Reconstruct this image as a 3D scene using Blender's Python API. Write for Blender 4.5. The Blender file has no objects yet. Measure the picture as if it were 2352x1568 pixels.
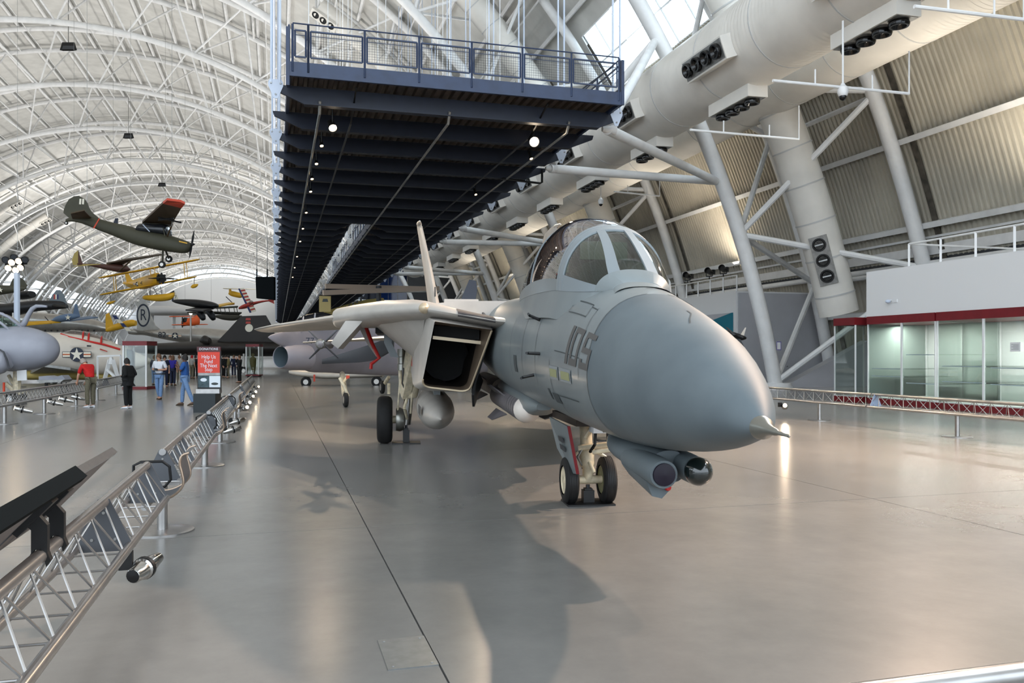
import bpy, bmesh, math, random
from mathutils import Vector, Matrix
R = math.radians
random.seed(7)
SC = bpy.context.scene
COL = SC.collection

# ---------------------------------------------------------------- camera
FPX, HOR, CAMH, YAW = 1900.0, 815.0, 1.75, R(15.9)
SA, CA = math.sin(YAW), math.cos(YAW)
cam_data = bpy.data.cameras.new('camera')
cam = bpy.data.objects.new('camera', cam_data); COL.objects.link(cam)
cam_data.sensor_width = 36.0
cam_data.lens = FPX / 2352 * 36
cam_data.shift_y = (HOR - 784) / 2352
cam_data.clip_start, cam_data.clip_end = 0.05, 1000
cam.location = (0, 0, CAMH)
cam.rotation_euler = (R(90), 0, -YAW)
SC.camera = cam

# ---------------------------------------------------------------- world, view
w = bpy.data.worlds.new('daylight'); SC.world = w; w.use_nodes = True
w.node_tree.nodes['Background'].inputs[0].default_value = (0.80, 0.90, 1.0, 1)
w.node_tree.nodes['Background'].inputs[1].default_value = 3.2
SC.view_settings.view_transform = 'Standard'
SC.view_settings.look = 'None'
SC.view_settings.exposure = 0.08
SC.view_settings.gamma = 1.0
SC.view_settings.use_curve_mapping = False
SC.cycles.use_denoising = True
SC.cycles.max_bounces = 6
SC.cycles.diffuse_bounces = 2
SC.cycles.glossy_bounces = 3
SC.cycles.transmission_bounces = 2
SC.cycles.use_adaptive_sampling = True
SC.cycles.adaptive_threshold = .03
SC.cycles.sample_clamp_indirect = 6.0
SC.cycles.caustics_reflective = False
SC.cycles.caustics_refractive = False

def area_light(name, loc, target, size, power, color, size_y=None, spread=180):
    d = bpy.data.lights.new(name, 'AREA'); d.energy = power; d.color = color
    d.shape = 'RECTANGLE' if size_y else 'DISK'; d.size = size
    if size_y: d.size_y = size_y
    d.spread = R(spread)
    o = bpy.data.objects.new(name, d); COL.objects.link(o); o.location = loc
    o.rotation_euler = (Vector(target) - Vector(loc)).to_track_quat('-Z', 'Y').to_euler()
    return o
def spot_light(name, loc, target, power, color, angle=60, blend=.6, radius=.12):
    d = bpy.data.lights.new(name, 'SPOT'); d.energy = power; d.color = color
    d.spot_size = R(angle); d.spot_blend = blend; d.shadow_soft_size = radius
    o = bpy.data.objects.new(name, d); COL.objects.link(o); o.location = loc
    o.rotation_euler = (Vector(target) - Vector(loc)).to_track_quat('-Z', 'Y').to_euler()
    return o
# daylight entering through the skylight strips of each bay (far bays grouped three by three)
for y_, n_ in [(48.5 + 24 * k, 1) for k in range(-2, 6)] + [(48.5 + 24 * k, 3) for k in (7, 10, 13, 16)]:
    for (x_, z_, s_) in ((22.35, 22.9, 1), (-72.35, 22.9, -1)):
        area_light('skylight_daylight', (x_ + .25 * s_, y_, z_ + .17), (-25, y_, -9.1), 4.5, 4200 * n_, (.84, .92, 1.0), 15.2 if n_ == 1 else 63.0)
# uplights on top of the two catwalks washing the vault
for y_, n_ in [(42.5 + 24 * k, 1) for k in range(-1, 6)] + [(42.5 + 24 * k, 3) for k in (7, 10, 13, 16)]:
    for x_ in (5.5, -55.5):
        area_light('vault_uplight', (x_, y_, 12.6), (x_ - (x_ + 25) * .5, y_, 42), 1.5, 2800 * n_, (1.0, .97, .93), 6.0 * n_, 140)
# linear uplights on the mezzanine girder grazing the side walls
for k_ in range(-2, 5):
    area_light('wall_uplight', (27.6, 36.5 + 24 * k_ + 12, 7.7), (27.0, 36.5 + 24 * k_ + 12, 20), .6, 700, (1.0, .90, .76), 14.0, 150)
area_light('end_window_daylight', (-25, 462.5, 41), (-25, 300, 34), 86, 26000, (.86, .93, 1.0), 14)


# ---------------------------------------------------------------- pixel <-> world (2352 x 1568 frame)
def ray(px, py):
    dx, up = (px - 1176) / FPX, (HOR - py) / FPX
    return Vector((dx * CA + SA, CA - dx * SA, up))
O = Vector((0, 0, CAMH))
def atZ(px, py, z=0.0):
    r = ray(px, py); return O + r * ((z - CAMH) / r.z)
def atY(px, py, Y):
    r = ray(px, py); return O + r * (Y / r.y)
def atX(px, py, X):
    r = ray(px, py); return O + r * (X / r.x)
def atD(px, py, D):
    return O + ray(px, py) * D

# ---------------------------------------------------------------- materials
def lin(c):
    c = c / 255.0
    return c / 12.92 if c <= 0.04045 else ((c + .055) / 1.055) ** 2.4
def rgb(r, g, b): return (lin(r), lin(g), lin(b), 1)
MATS = {}
def mat(name, c, rough=.5, metal=0.0, noise=None, bump=None, coat=0.0, trans=0.0, alpha=1.0, emit=None, c2=None, ior=1.45, spec=.5):
    m = bpy.data.materials.new(name); m.use_nodes = True
    nt = m.node_tree; b = nt.nodes['Principled BSDF']; L = nt.links
    b.inputs['Base Color'].default_value = rgb(*c)
    b.inputs['Roughness'].default_value = rough
    b.inputs['Metallic'].default_value = metal
    b.inputs['IOR'].default_value = ior
    b.inputs['Specular IOR Level'].default_value = spec
    b.inputs['Coat Weight'].default_value = coat
    b.inputs['Coat Roughness'].default_value = .15
    b.inputs['Transmission Weight'].default_value = trans
    b.inputs['Alpha'].default_value = alpha
    if emit:
        b.inputs['Emission Color'].default_value = rgb(*emit[0]); b.inputs['Emission Strength'].default_value = emit[1]
    g = nt.nodes.new('ShaderNodeNewGeometry')
    if noise:
        n = nt.nodes.new('ShaderNodeTexNoise'); n.inputs['Scale'].default_value = noise[0]; n.inputs['Detail'].default_value = 5
        L.new(g.outputs['Position'], n.inputs['Vector'])
        mx = nt.nodes.new('ShaderNodeMix'); mx.data_type = 'RGBA'
        d = c2 if c2 else tuple(max(0, v * (1 - noise[1])) for v in c)
        mx.inputs['A'].default_value = rgb(*c); mx.inputs['B'].default_value = rgb(*d)
        mr = nt.nodes.new('ShaderNodeMapRange'); mr.inputs['From Min'].default_value = .35; mr.inputs['From Max'].default_value = .68
        L.new(n.outputs['Fac'], mr.inputs['Value']); L.new(mr.outputs['Result'], mx.inputs['Factor'])
        L.new(mx.outputs['Result'], b.inputs['Base Color'])
    if bump:
        n2 = nt.nodes.new('ShaderNodeTexNoise'); n2.inputs['Scale'].default_value = bump[0]
        L.new(g.outputs['Position'], n2.inputs['Vector'])
        bp = nt.nodes.new('ShaderNodeBump'); bp.inputs['Strength'].default_value = bump[1]; bp.inputs['Distance'].default_value = .01
        L.new(n2.outputs['Fac'], bp.inputs['Height']); L.new(bp.outputs['Normal'], b.inputs['Normal'])
    MATS[name] = m
    return m

def glass(name, tint, rough=.02, refl=1.0):
    "thin clear pane: tinted see-through plus a fresnel reflection"
    m = bpy.data.materials.new(name); m.use_nodes = True; nt = m.node_tree; L = nt.links
    nt.nodes.remove(nt.nodes['Principled BSDF']); out = nt.nodes['Material Output']
    t = nt.nodes.new('ShaderNodeBsdfTransparent'); t.inputs[0].default_value = rgb(*tint)
    g = nt.nodes.new('ShaderNodeBsdfGlossy'); g.inputs['Roughness'].default_value = rough
    f = nt.nodes.new('ShaderNodeLayerWeight'); f.inputs['Blend'].default_value = .5
    p = nt.nodes.new('ShaderNodeMath'); p.operation = 'POWER'; p.inputs[1].default_value = 4.0
    k = nt.nodes.new('ShaderNodeMath'); k.operation = 'MULTIPLY_ADD'; k.inputs[1].default_value = .75 * refl; k.inputs[2].default_value = .045 * refl; k.use_clamp = True
    mx = nt.nodes.new('ShaderNodeMixShader')
    L.new(f.outputs['Facing'], p.inputs[0]); L.new(p.outputs[0], k.inputs[0]); L.new(k.outputs[0], mx.inputs[0]); L.new(t.outputs[0], mx.inputs[1]); L.new(g.outputs[0], mx.inputs[2]); L.new(mx.outputs[0], out.inputs[0])
    MATS[name] = m; return m

# ---------------------------------------------------------------- mesh building
def basis(d):
    d = Vector(d).normalized()
    u = d.orthogonal().normalized() if abs(d.z) > .95 else Vector((0, 0, 1)).cross(d).normalized()
    return u, d.cross(u).normalized()
class MB:
    def __init__(s): s.v, s.f = [], []
    def add(s, vs, fs):
        n = len(s.v); s.v += [tuple(v) for v in vs]; s.f += [tuple(i + n for i in f) for f in fs]; return s
    def box(s, x0, x1, y0, y1, z0, z1):
        return s.add([(x0,y0,z0),(x1,y0,z0),(x1,y1,z0),(x0,y1,z0),(x0,y0,z1),(x1,y0,z1),(x1,y1,z1),(x0,y1,z1)],
              [(0,3,2,1),(4,5,6,7),(0,1,5,4),(1,2,6,5),(2,3,7,6),(3,0,4,7)])
    def bar(s, a, b, w, h=None, up=None):
        "rectangular bar from a to b"
        a, b = Vector(a), Vector(b); h = h or w; d = (b - a).normalized()
        if up is None: u, v = basis(d)
        else:
            v = Vector(up); u = d.cross(v).normalized(); v = u.cross(d).normalized()
        vs = []
        for p in (a, b):
            for i, j in ((-1,-1),(1,-1),(1,1),(-1,1)): vs.append(p + u * (i * w / 2) + v * (j * h / 2))
        return s.add(vs, [(0,3,2,1),(4,5,6,7),(0,1,5,4),(1,2,6,5),(2,3,7,6),(3,0,4,7)])
    def tube(s, pts, r, n=8, cap=True, closed=False):
        "round tube along a polyline; r is a number or a list"
        pts = [Vector(p) for p in pts]; N = len(pts)
        rs = r if isinstance(r, (list, tuple)) else [r] * N
        vs, fs = [], []; pu = None
        for k, p in enumerate(pts):
            if closed: d = (pts[(k+1) % N] - pts[k-1]).normalized()
            else: d = (pts[min(k + 1, N-1)] - pts[max(k - 1, 0)]).normalized()
            if pu is None: u, v = basis(d)
            else:
                u = (pu - d * pu.dot(d)); u = u.normalized() if u.length > 1e-6 else basis(d)[0]; v = d.cross(u).normalized()
            pu = u
            for i in range(n):
                t = 2 * math.pi * i / n; vs.append(p + (u * math.cos(t) + v * math.sin(t)) * rs[k])
        for k in range(N if closed else N - 1):
            k2 = (k + 1) % N
            for i in range(n):
                j = (i + 1) % n; fs.append((k*n+i, k*n+j, k2*n+j, k2*n+i))
        if cap and not closed: fs += [tuple(range(n))[::-1], tuple(range((N-1)*n, N*n))]
        return s.add(vs, fs)
    def lathe(s, prof, a, d, n=24, cap=True):
        "prof: list of (dist along d, radius) from point a"
        a = Vector(a); d = Vector(d).normalized(); u, v = basis(d); vs, fs = [], []
        for (t, r) in prof:
            for i in range(n):
                q = 2 * math.pi * i / n; vs.append(a + d * t + (u * math.cos(q) + v * math.sin(q)) * r)
        for k in range(len(prof) - 1):
            for i in range(n):
                j = (i + 1) % n; fs.append((k*n+i, k*n+j, (k+1)*n+j, (k+1)*n+i))
        if cap: fs += [tuple(range(n))[::-1], tuple(range((len(prof)-1)*n, len(prof)*n))]
        return s.add(vs, fs)
    def loft(s, rings, cap=True, closed=True):
        n = len(rings[0]); vs = [p for r in rings for p in r]; fs = []
        for k in range(len(rings) - 1):
            for i in range(n if closed else n - 1):
                j = (i + 1) % n; fs.append((k*n+i, k*n+j, (k+1)*n+j, (k+1)*n+i))
        if cap and closed: fs += [tuple(range(n))[::-1], tuple(range((len(rings)-1)*n, len(rings)*n))]
        return s.add(vs, fs)
    def prism(s, poly, off):
        "planar polygon (list of 3D points) extruded by vector off"
        off = Vector(off); n = len(poly); vs = [Vector(p) for p in poly] + [Vector(p) + off for p in poly]
        fs = [tuple(range(n))[::-1], tuple(range(n, 2*n))] + [(i, (i+1) % n, n + (i+1) % n, n + i) for i in range(n)]
        return s.add(vs, fs)
    def ball(s, c, r, n=12, m=8, sc=(1,1,1)):
        c = Vector(c); rings = []
        for k in range(m + 1):
            t = math.pi * k / m; rr = max(math.sin(t), .02) * r
            rings.append([c + Vector((rr*math.cos(2*math.pi*i/n)*sc[0], rr*math.sin(2*math.pi*i/n)*sc[1], -r*math.cos(t)*sc[2])) for i in range(n)])
        return s.loft(rings)
    def mesh(s, name, smooth=True, angle=40):
        me = bpy.data.meshes.new(name); me.from_pydata(s.v, [], s.f); me.validate()
        bm = bmesh.new(); bm.from_mesh(me); bmesh.ops.recalc_face_normals(bm, faces=bm.faces); bm.to_mesh(me); bm.free()
        if smooth:
            me.polygons.foreach_set('use_smooth', [True] * len(me.polygons)); me.set_sharp_from_angle(angle=R(angle))
        return me
    def build(s, name, m, parent=None, label=None, smooth=True, angle=40):
        return link(name, s.mesh(name, smooth, angle), m, parent, label)
def link(name, me, m, parent=None, label=None):
    o = bpy.data.objects.new(name, me); COL.objects.link(o)
    if m is not None and not me.materials: me.materials.append(m if not isinstance(m, str) else MATS[m])
    o.parent = parent
    if label: o['label'] = label
    return o
def tag(o, label=None, cat=None, group=None, kind=None):
    if label: o['label'] = label
    if cat: o['category'] = cat
    if group: o['group'] = group
    if kind: o['kind'] = kind
    return o
def thing(name, label=None, cat=None, loc=(0,0,0), rotz=0, group=None, kind=None, rot=None):
    o = bpy.data.objects.new(name, None); COL.objects.link(o); o.empty_display_size = .2
    o.location = loc; o.rotation_euler = rot if rot else (0, 0, rotz)
    return tag(o, label, cat, group, kind)
KIDS = {}
def children(o): return [c for c in bpy.data.objects if c.parent == o]
def copy_tree(o, loc=None, rotz=None, label=None, parent=None):
    c = o.copy(); COL.objects.link(c); c.parent = parent
    if loc is not None: c.location = loc
    if rotz is not None: c.rotation_euler[2] = rotz
    if label: c['label'] = label
    for ch in children(o): copy_tree(ch, parent=c)
    return c
def lerp(a, b, t): return a + (b - a) * t
def interp(tab, x):
    "tab: rows (x, a, b, ...) -> smooth (Catmull-Rom) interpolation"
    n = len(tab)
    if x <= tab[0][0]: return list(tab[0][1:])
    if x >= tab[-1][0]: return list(tab[-1][1:])
    for k in range(n - 1):
        if tab[k][0] <= x <= tab[k+1][0]: break
    p1, p2 = tab[k], tab[k+1]; p0 = tab[k-1] if k else p1; p3 = tab[k+2] if k + 2 < n else p2
    h = p2[0] - p1[0]; t = (x - p1[0]) / h; out = []
    for i in range(1, len(p1)):
        m1 = (p2[i] - p0[i]) / max(p2[0] - p0[0], 1e-6) * h; m2 = (p3[i] - p1[i]) / max(p3[0] - p1[0], 1e-6) * h
        out.append((2*t**3-3*t**2+1)*p1[i] + (t**3-2*t**2+t)*m1 + (-2*t**3+3*t**2)*p2[i] + (t**3-t**2)*m2)
    return out
def spline(pts, n):
    tab = [(i,) + tuple(p) for i, p in enumerate(pts)]
    return [tuple(interp(tab, i * (len(pts) - 1) / n)) for i in range(n + 1)]
def ring_pt(y, w, zb, zm, zt, th, e=2.0, x0=0):
    "superellipse cross-section in the x-z plane at station y; th=0 is +x, 90 deg is the top"
    c, s_ = math.cos(th), math.sin(th); k = 2.0 / e
    x = math.copysign(abs(c) ** k, c) * w; q = math.copysign(abs(s_) ** k, s_)
    return Vector((x0 + x, y, zm + q * ((zt - zm) if q > 0 else (zm - zb))))
def body(tab, ys, n=32, x0=0, e=2.0):
    "rings of a fuselage from rows (y, w, zb, zm, zt[, e])"
    rings = []
    for y in ys:
        r = interp(tab, y); ee = r[4] if len(r) > 4 else e
        rings.append([ring_pt(y, r[0], r[1], r[2], r[3], 2*math.pi*i/n, ee, x0) for i in range(n)])
    return rings
def wing(secs, n=10):
    "spanwise loft; sec = (LE point, chord, thickness, chord direction, thickness direction)"
    rings = []
    for (le, ch, th, cd, td) in secs:
        le, cd, td = Vector(le), Vector(cd).normalized(), Vector(td).normalized(); ring = []
        us = [(1 - math.cos(math.pi * i / n)) / 2 for i in range(n + 1)]
        def h(u): return th * 5 * (.2969*math.sqrt(u) - .126*u - .3516*u*u + .2843*u**3 - .1015*u**4)
        for u in us: ring.append(le + cd * (u * ch) + td * h(u))
        for u in us[-2:0:-1]: ring.append(le + cd * (u * ch) - td * h(u) * .8)
        rings.append(ring)
    return rings

# ================================================================ materials
mat('steel_white', (236, 236, 235), .45, noise=(1.5, .05))
mat('deck_white', (206, 205, 200), .7, noise=(.6, .08))
mat('wall_panel', (200, 194, 178), .55, noise=(.5, .10))
mat('duct_white', (232, 228, 220), .45, noise=(.8, .05))
mat('duct_seam', (196, 196, 194), .4)
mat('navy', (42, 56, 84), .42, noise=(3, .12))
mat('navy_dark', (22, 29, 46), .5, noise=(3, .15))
mat('deck_under', (92, 80, 70), .4, metal=.4, noise=(4, .2))
mat('black', (14, 14, 15), .45)
mat('black_gloss', (8, 8, 9), .15)
mat('grey_dark', (58, 60, 64), .5)
mat('galv', (150, 150, 148), .35, metal=.6, noise=(6, .15))
mat('chrome', (190, 188, 184), .16, metal=1.0)
mat('alu', (172, 170, 168), .28, metal=.85, noise=(8, .08))
mat('pale_blue_steel', (196, 206, 222), .45)
mat('white_paint', (226, 226, 226), .6)
mat('grey_wall', (188, 188, 192), .7, noise=(.7, .05))
mat('maroon', (118, 22, 30), .4, noise=(3, .08))
mat('red', (196, 34, 28), .4)
glass('glass', (243, 247, 245), .02, 1.2)
mat('case_back', (212, 216, 212), .6)
mat('teal', (10, 112, 132), .6)
mat('lamp_glow', (255, 240, 215), .4, emit=((255, 232, 200), 30))
mat('lamp_glow_small', (255, 240, 215), .4, emit=((255, 222, 176), 14))
mat('joint', (70, 70, 70), .8); mat('strip_brown', (96, 90, 80), .8, noise=(2.5, .4))

def concrete():
    m = bpy.data.materials.new('polished_concrete'); m.use_nodes = True
    nt = m.node_tree; L = nt.links; b = nt.nodes['Principled BSDF']
    g = nt.nodes.new('ShaderNodeNewGeometry')
    def noise(sc, det, rough=.6):
        n = nt.nodes.new('ShaderNodeTexNoise'); n.inputs['Scale'].default_value = sc; n.inputs['Detail'].default_value = det
        n.inputs['Roughness'].default_value = rough; L.new(g.outputs['Position'], n.inputs['Vector']); return n
    n1, n2 = noise(.35, 6), noise(2.6, 8, .7)
    mx = nt.nodes.new('ShaderNodeMix'); mx.data_type = 'RGBA'
    mx.inputs['A'].default_value = rgb(112, 111, 108); mx.inputs['B'].default_value = rgb(130, 128, 124)
    ad = nt.nodes.new('ShaderNodeMath'); ad.operation = 'ADD'
    ml = nt.nodes.new('ShaderNodeMath'); ml.operation = 'MULTIPLY'; ml.inputs[1].default_value = .5
    L.new(n2.outputs['Fac'], ml.inputs[0]); L.new(n1.outputs['Fac'], ad.inputs[0]); L.new(ml.outputs[0], ad.inputs[1])
    mr = nt.nodes.new('ShaderNodeMapRange'); mr.inputs['From Min'].default_value = .55; mr.inputs['From Max'].default_value = .95
    L.new(ad.outputs[0], mr.inputs['Value']); L.new(mr.outputs['Result'], mx.inputs['Factor']); L.new(mx.outputs['Result'], b.inputs['Base Color'])
    mr2 = nt.nodes.new('ShaderNodeMapRange'); mr2.inputs['To Min'].default_value = .19; mr2.inputs['To Max'].default_value = .27
    L.new(n1.outputs['Fac'], mr2.inputs['Value']); L.new(mr2.outputs['Result'], b.inputs['Roughness'])
    b.inputs['Specular IOR Level'].default_value = .6
    MATS['concrete'] = m
concrete()

# ================================================================ floor: slabs with sawn joints
fl = MB().box(-80, 38, -30, 470, -.3, -.012).build('floor', 'joint'); tag(fl, kind='structure')
GX, GY, SP = .886, 8.5, 6.1
slab_me = None
XS = [GX + SP * i for i in range(-8, 5)]; YS = [GY + SP * i for i in range(-3, 11)]
for i in range(len(XS) - 1):
    for j in range(len(YS) - 1):
        if slab_me is None:
            slab_me = MB().box(.006, SP - .006, .006, SP - .006, -.012, 0).mesh('floor_slab', False)
        o = link('floor_slab', slab_me, 'concrete', fl); o.location = (XS[i], YS[j], 0)
rest = MB()
rest.box(-80, 38, YS[-1] + .006, 470, -.012, 0); rest.box(-80, 38, -30, YS[0] - .006, -.012, 0)
rest.box(-80, XS[0] - .006, YS[0], YS[-1], -.012, 0); rest.box(XS[-1] + .006, 38, YS[0], YS[-1], -.012, 0)
rest.build('floor_slab_field', 'concrete', fl, smooth=False)
mat('plate_grey', (118, 120, 119), .4, metal=.2, noise=(14, .1))
pl = MB().box(.595, .882, 4.60, 5.10, 0, .006)
fp = pl.build('access_plate', 'plate_grey'); tag(fp, 'square metal access plate set flat into the concrete beside the floor joint', 'floor plate')
for x in (.63, .85):
    for y in (4.64, 5.06): MB().lathe([(0, .009), (.004, .008)], (x, y, .006), (0, 0, 1), 8).build('screw', 'galv', fp)

# ================================================================ vault
XC, ZC, RI, RO, RS = -25.0, -9.1, 50.1, 56.5, 57.3
YT0, DT, NT = 36.5, 24.0, 18
YEND = 462.0
def arc(R_, deg, Y): return Vector((XC + R_ * math.cos(R(deg)), Y, ZC + R_ * math.sin(R(deg))))
A0, A1 = 9.15, 170.85                      # angle of the skin at the floor
SKY = [(31.6, 36.2), (143.8, 148.4)]       # skylight strips (degrees)
BAYS = [(YT0 + DT * k + 4.4, YT0 + DT * k + 19.6) for k in range(-2, 18)]
# smooth deck above, corrugated panels low on the right
ce = MB()
Y0 = -14.0
def strip(mb, a, b, ya, yb, n, thick=.18):
    rows_i = [[arc(RS, a + (b - a) * i / n, y) for i in range(n + 1)] for y in (ya, yb)]
    rows_o = [[arc(RS + thick, a + (b - a) * i / n, y) for i in range(n + 1)] for y in (ya, yb)]
    mb.add(rows_i[0] + rows_i[1], [(i, i+1, n+2+i, n+1+i) for i in range(n)])
    mb.add(rows_o[0] + rows_o[1], [(i, n+1+i, n+2+i, i+1) for i in range(n)])
strip(ce, 36.2, 143.8, Y0, YEND, 64)
strip(ce, 148.4, A1, Y0, YEND, 14)
for (sa, sb) in SKY:
    prev = Y0
    for (ya, yb) in BAYS + [(YEND, YEND)]:
        if ya > prev: strip(ce, sa, sb, max(prev, Y0), ya, 3)
        prev = yb
ceil_o = ce.build('ceiling', 'deck_white'); tag(ceil_o, kind='structure')
co = MB(); P = .30; ny = int((170 - Y0) / P); na = 14
prof = [(0, 0), (.30, 0), (.42, .09), (.72, .09), (.86, 0)]
vs, fs = [], []
cols = []
for i in range(ny):
    for (u, d) in prof: cols.append((Y0 + (i + u) * P, d))
for k in range(na + 1):
    a = A0 + (31.6 - A0) * k / na
    for (y, d) in cols: vs.append(arc(RS - d, a, y))
nc = len(cols)
for k in range(na):
    for c in range(nc - 1): fs.append((k*nc+c, k*nc+c+1, (k+1)*nc+c+1, (k+1)*nc+c))
co.add(vs, fs)
wr = co.build('wall_right', 'wall_panel', smooth=False); tag(wr, kind='structure')
co2 = MB(); strip(co2, A0, 31.6, Y0 + ny * P - .05, YEND, 12); o = co2.build('panel_field', 'wall_panel', wr, smooth=False)
# skylights: mullioned glazing
glass('sky_glass', (245, 250, 252), .05)
nwin = 0
for (sa, sb) in SKY:
    for (ya, yb) in BAYS[1:9]:
        nwin += 1
        wnd = thing('window_%d' % nwin, kind='structure')
        fr = MB()
        for j in range(7):
            y = ya + (yb - ya) * j / 6; fr.bar(arc(RS, sa, y), arc(RS, sb, y), .05, .1)
        for a in (sa, (sa + sb) / 2, sb): fr.bar(arc(RS, a, ya), arc(RS, a, yb), .06, .1)
        fr.build('window_frame', 'steel_white', wnd)
        for j in range(6):
            y1, y2 = ya + (yb - ya) * j / 6 + .06, ya + (yb - ya) * (j + 1) / 6 - .06
            q = [arc(RS + .05, sa, y1), arc(RS + .05, sb, y1), arc(RS + .05, sb, y2), arc(RS + .05, sa, y2)]
            MB().prism(q, (arc(1, (sa + sb) / 2, 0) - arc(0, 0, 0)) * .02).build('pane', 'sky_glass', wnd, smooth=False)
# purlins: long beams under the deck
pm = {}
for i, a in enumerate([13.2 + 4.1 * k for k in range(38)]):
    if SKY[0][0] - 1 < a < SKY[0][1] + .6 or SKY[1][0] - .6 < a < SKY[1][1] + 1: continue
    n_ = (arc(1, a, 0) - arc(0, 0, 0)); p = arc(RS - .32, a, 0)
    MB().bar((p.x, Y0, p.z), (p.x, YEND, p.z), .26, .38, up=n_).build('purlin', 'steel_white', ceil_o, smooth=False)
for k in range(13):        # light rails light rails half-way down to the inner chords
    a = 40 + k * 8.3; p = arc(RS - 1.3, a, 0)
    MB().tube([(p.x, Y0, p.z), (p.x, YEND, p.z)], .07, 6).build('tie_rail', 'steel_white', ceil_o)
# trusses
DY = 4.2
tr = thing('roof_truss', kind='structure', loc=(0, YT0, 0)); trusses = [tr]
NA = [9.6 + (90 - 9.6) / 12 * i for i in range(25)]          # inner node angles (10.4 -> 169.6)
start_i = math.degrees(math.asin(9.1 / RI))
MB().tube([arc(RI, start_i + (180 - 2*start_i) * i / 96, 0) for i in range(97)], .36, 14).build('inner_chord', 'steel_white', tr)
so = math.degrees(math.asin(9.1 / RO))
for sgn in (-1, 1):
    MB().tube([arc(RO, so + (180 - 2*so) * i / 96, sgn * DY) for i in range(97)], .34, 12).build('outer_chord', 'steel_white', tr)
    MB().bar(arc(RO + .5, so, sgn * (DY - .55)), arc(RO + .5, so + .01, sgn * (DY - .55)), .01).mesh('x')
nodes = [start_i + .4 + (90 - start_i - .4) / 9 * i for i in range(19)]
for i, a in enumerate(nodes):
    for sgn in (-1, 1):
        for b in (a - 4.3, a + 4.3):
            if b < so + 1 or b > 179 - so: continue
            MB().tube([arc(RI, a, 0), arc(RO, b, sgn * DY)], .15 if abs(a-90) > 55 else .12, 8).build('brace', 'steel_white', tr)
# ring of bolted plates: chord nodes
for b in [so + 6 + k * 8.6 for k in range(19)]:
    if b > 176 - so: continue
    MB().tube([arc(RO, b, -DY), arc(RO, b, DY)], .13, 8).build('tie_strut', 'steel_white', tr)
# radial dark ventilated gap strips beside the outer chords (right-hand side)
for sgn in (-1, 1):
    mbx = MB(); aa = [so + 2 + i * 2.2 for i in range(12)]
    rows = [[arc(RS - .2, a, sgn * DY - .85) for a in aa], [arc(RS - .2, a, sgn * DY - .5) for a in aa]]
    n = len(aa); mbx.add(rows[0] + rows[1], [(i, i+1, n+i+1, n+i) for i in range(n-1)])
    for a in aa[::1]:
        pass
    mbx.build('joint_strip', 'strip_brown', tr, smooth=False)
for k in [-1] + list(range(1, NT)):
    trusses.append(copy_tree(tr, loc=(0, YT0 + DT * k, 0)))
# riser ducts that follow the arch: parts of the plain side ducts
RD = 53.4
RMESH = []
def riser_meshes():
    out = [('riser_pipe', MB().tube([arc(RD, 14.0 + 43 * i / 40, 0) for i in range(41)], .95, 20).mesh('riser_pipe'), 'duct_white', None)]
    for i in range(0, 40, 2):
        a = 15 + i
        out.append(('seam_ring', MB().tube([arc(RD, a, 0), arc(RD, a + .08, 0)], .975, 20).mesh('seam_ring'), 'duct_seam', 1))
    c0, c1 = arc(RD - .86, 15.6, 0), arc(RD - .86, 18.3, 0); up = (c1 - c0).normalized()
    nrm = (Vector((XC, 0, ZC)) - c0); nrm = (nrm - up * nrm.dot(up)).normalized(); nrm = (nrm + Vector((0, -1.0, 0))).normalized()
    cc = arc(RD, 17.0, 0) + nrm * .80; side = up.cross(nrm).normalized()
    q = [cc + side * (x * .42) + up * (y * 1.2) for x, y in ((-1,-1),(1,-1),(1,1),(-1,1))]
    out.append(('nozzle_plate', MB().prism(q, nrm * .22).mesh('nozzle_plate', False), 'galv', 1))
    for t in (-.78, 0, .78):
        p = cc + up * t + nrm * .2
        out.append(('nozzle', MB().lathe([(0, .33), (.06, .33), (.06, .26), (.02, .22)], p, nrm, 18).mesh('nozzle'), 'black', 1))
        out.append(('nozzle_vane', MB().bar(p + nrm * .07 - side * .2, p + nrm * .07 + side * .2, .03, .06).mesh('nozzle_vane', False), 'galv', 1))
    c2 = arc(RD, 57.2, 0); up2 = (arc(RD, 58, 0) - c2).normalized(); n3 = (Vector((XC,0,ZC)) - c2).normalized()
    n2 = (n3 * .9 + Vector((0, -.5, 0))).normalized(); s2 = up2.cross(n2).normalized(); cc = c2 - up2 * 1.2 + n2 * .9
    q = [cc + s2 * (x * .5) + up2 * (y * 1.4) for x, y in ((-1,-1),(1,-1),(1,1),(-1,1))]
    out.append(('nozzle_box', MB().prism(q, n2 * .3).mesh('nozzle_box', False), 'duct_white', 1))
    for t in (-.85, 0, .85):
        out.append(('nozzle', MB().lathe([(0, .36), (.08, .36), (.08, .28), (.03, .2)], cc + up2 * t + n2 * .27, n2, 16).mesh('nozzle'), 'black', 1))
    return out
def add_risers(parent, ks):
    global RMESH
    if not RMESH: RMESH = riser_meshes()
    for k in ks:
        root = None
        for (n, me, m, sub) in RMESH:
            o = link(n, me, m, root if sub else parent)
            if not sub: root = o; o.location = (-22.7, 35 + DT * k, -14.7)
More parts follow.
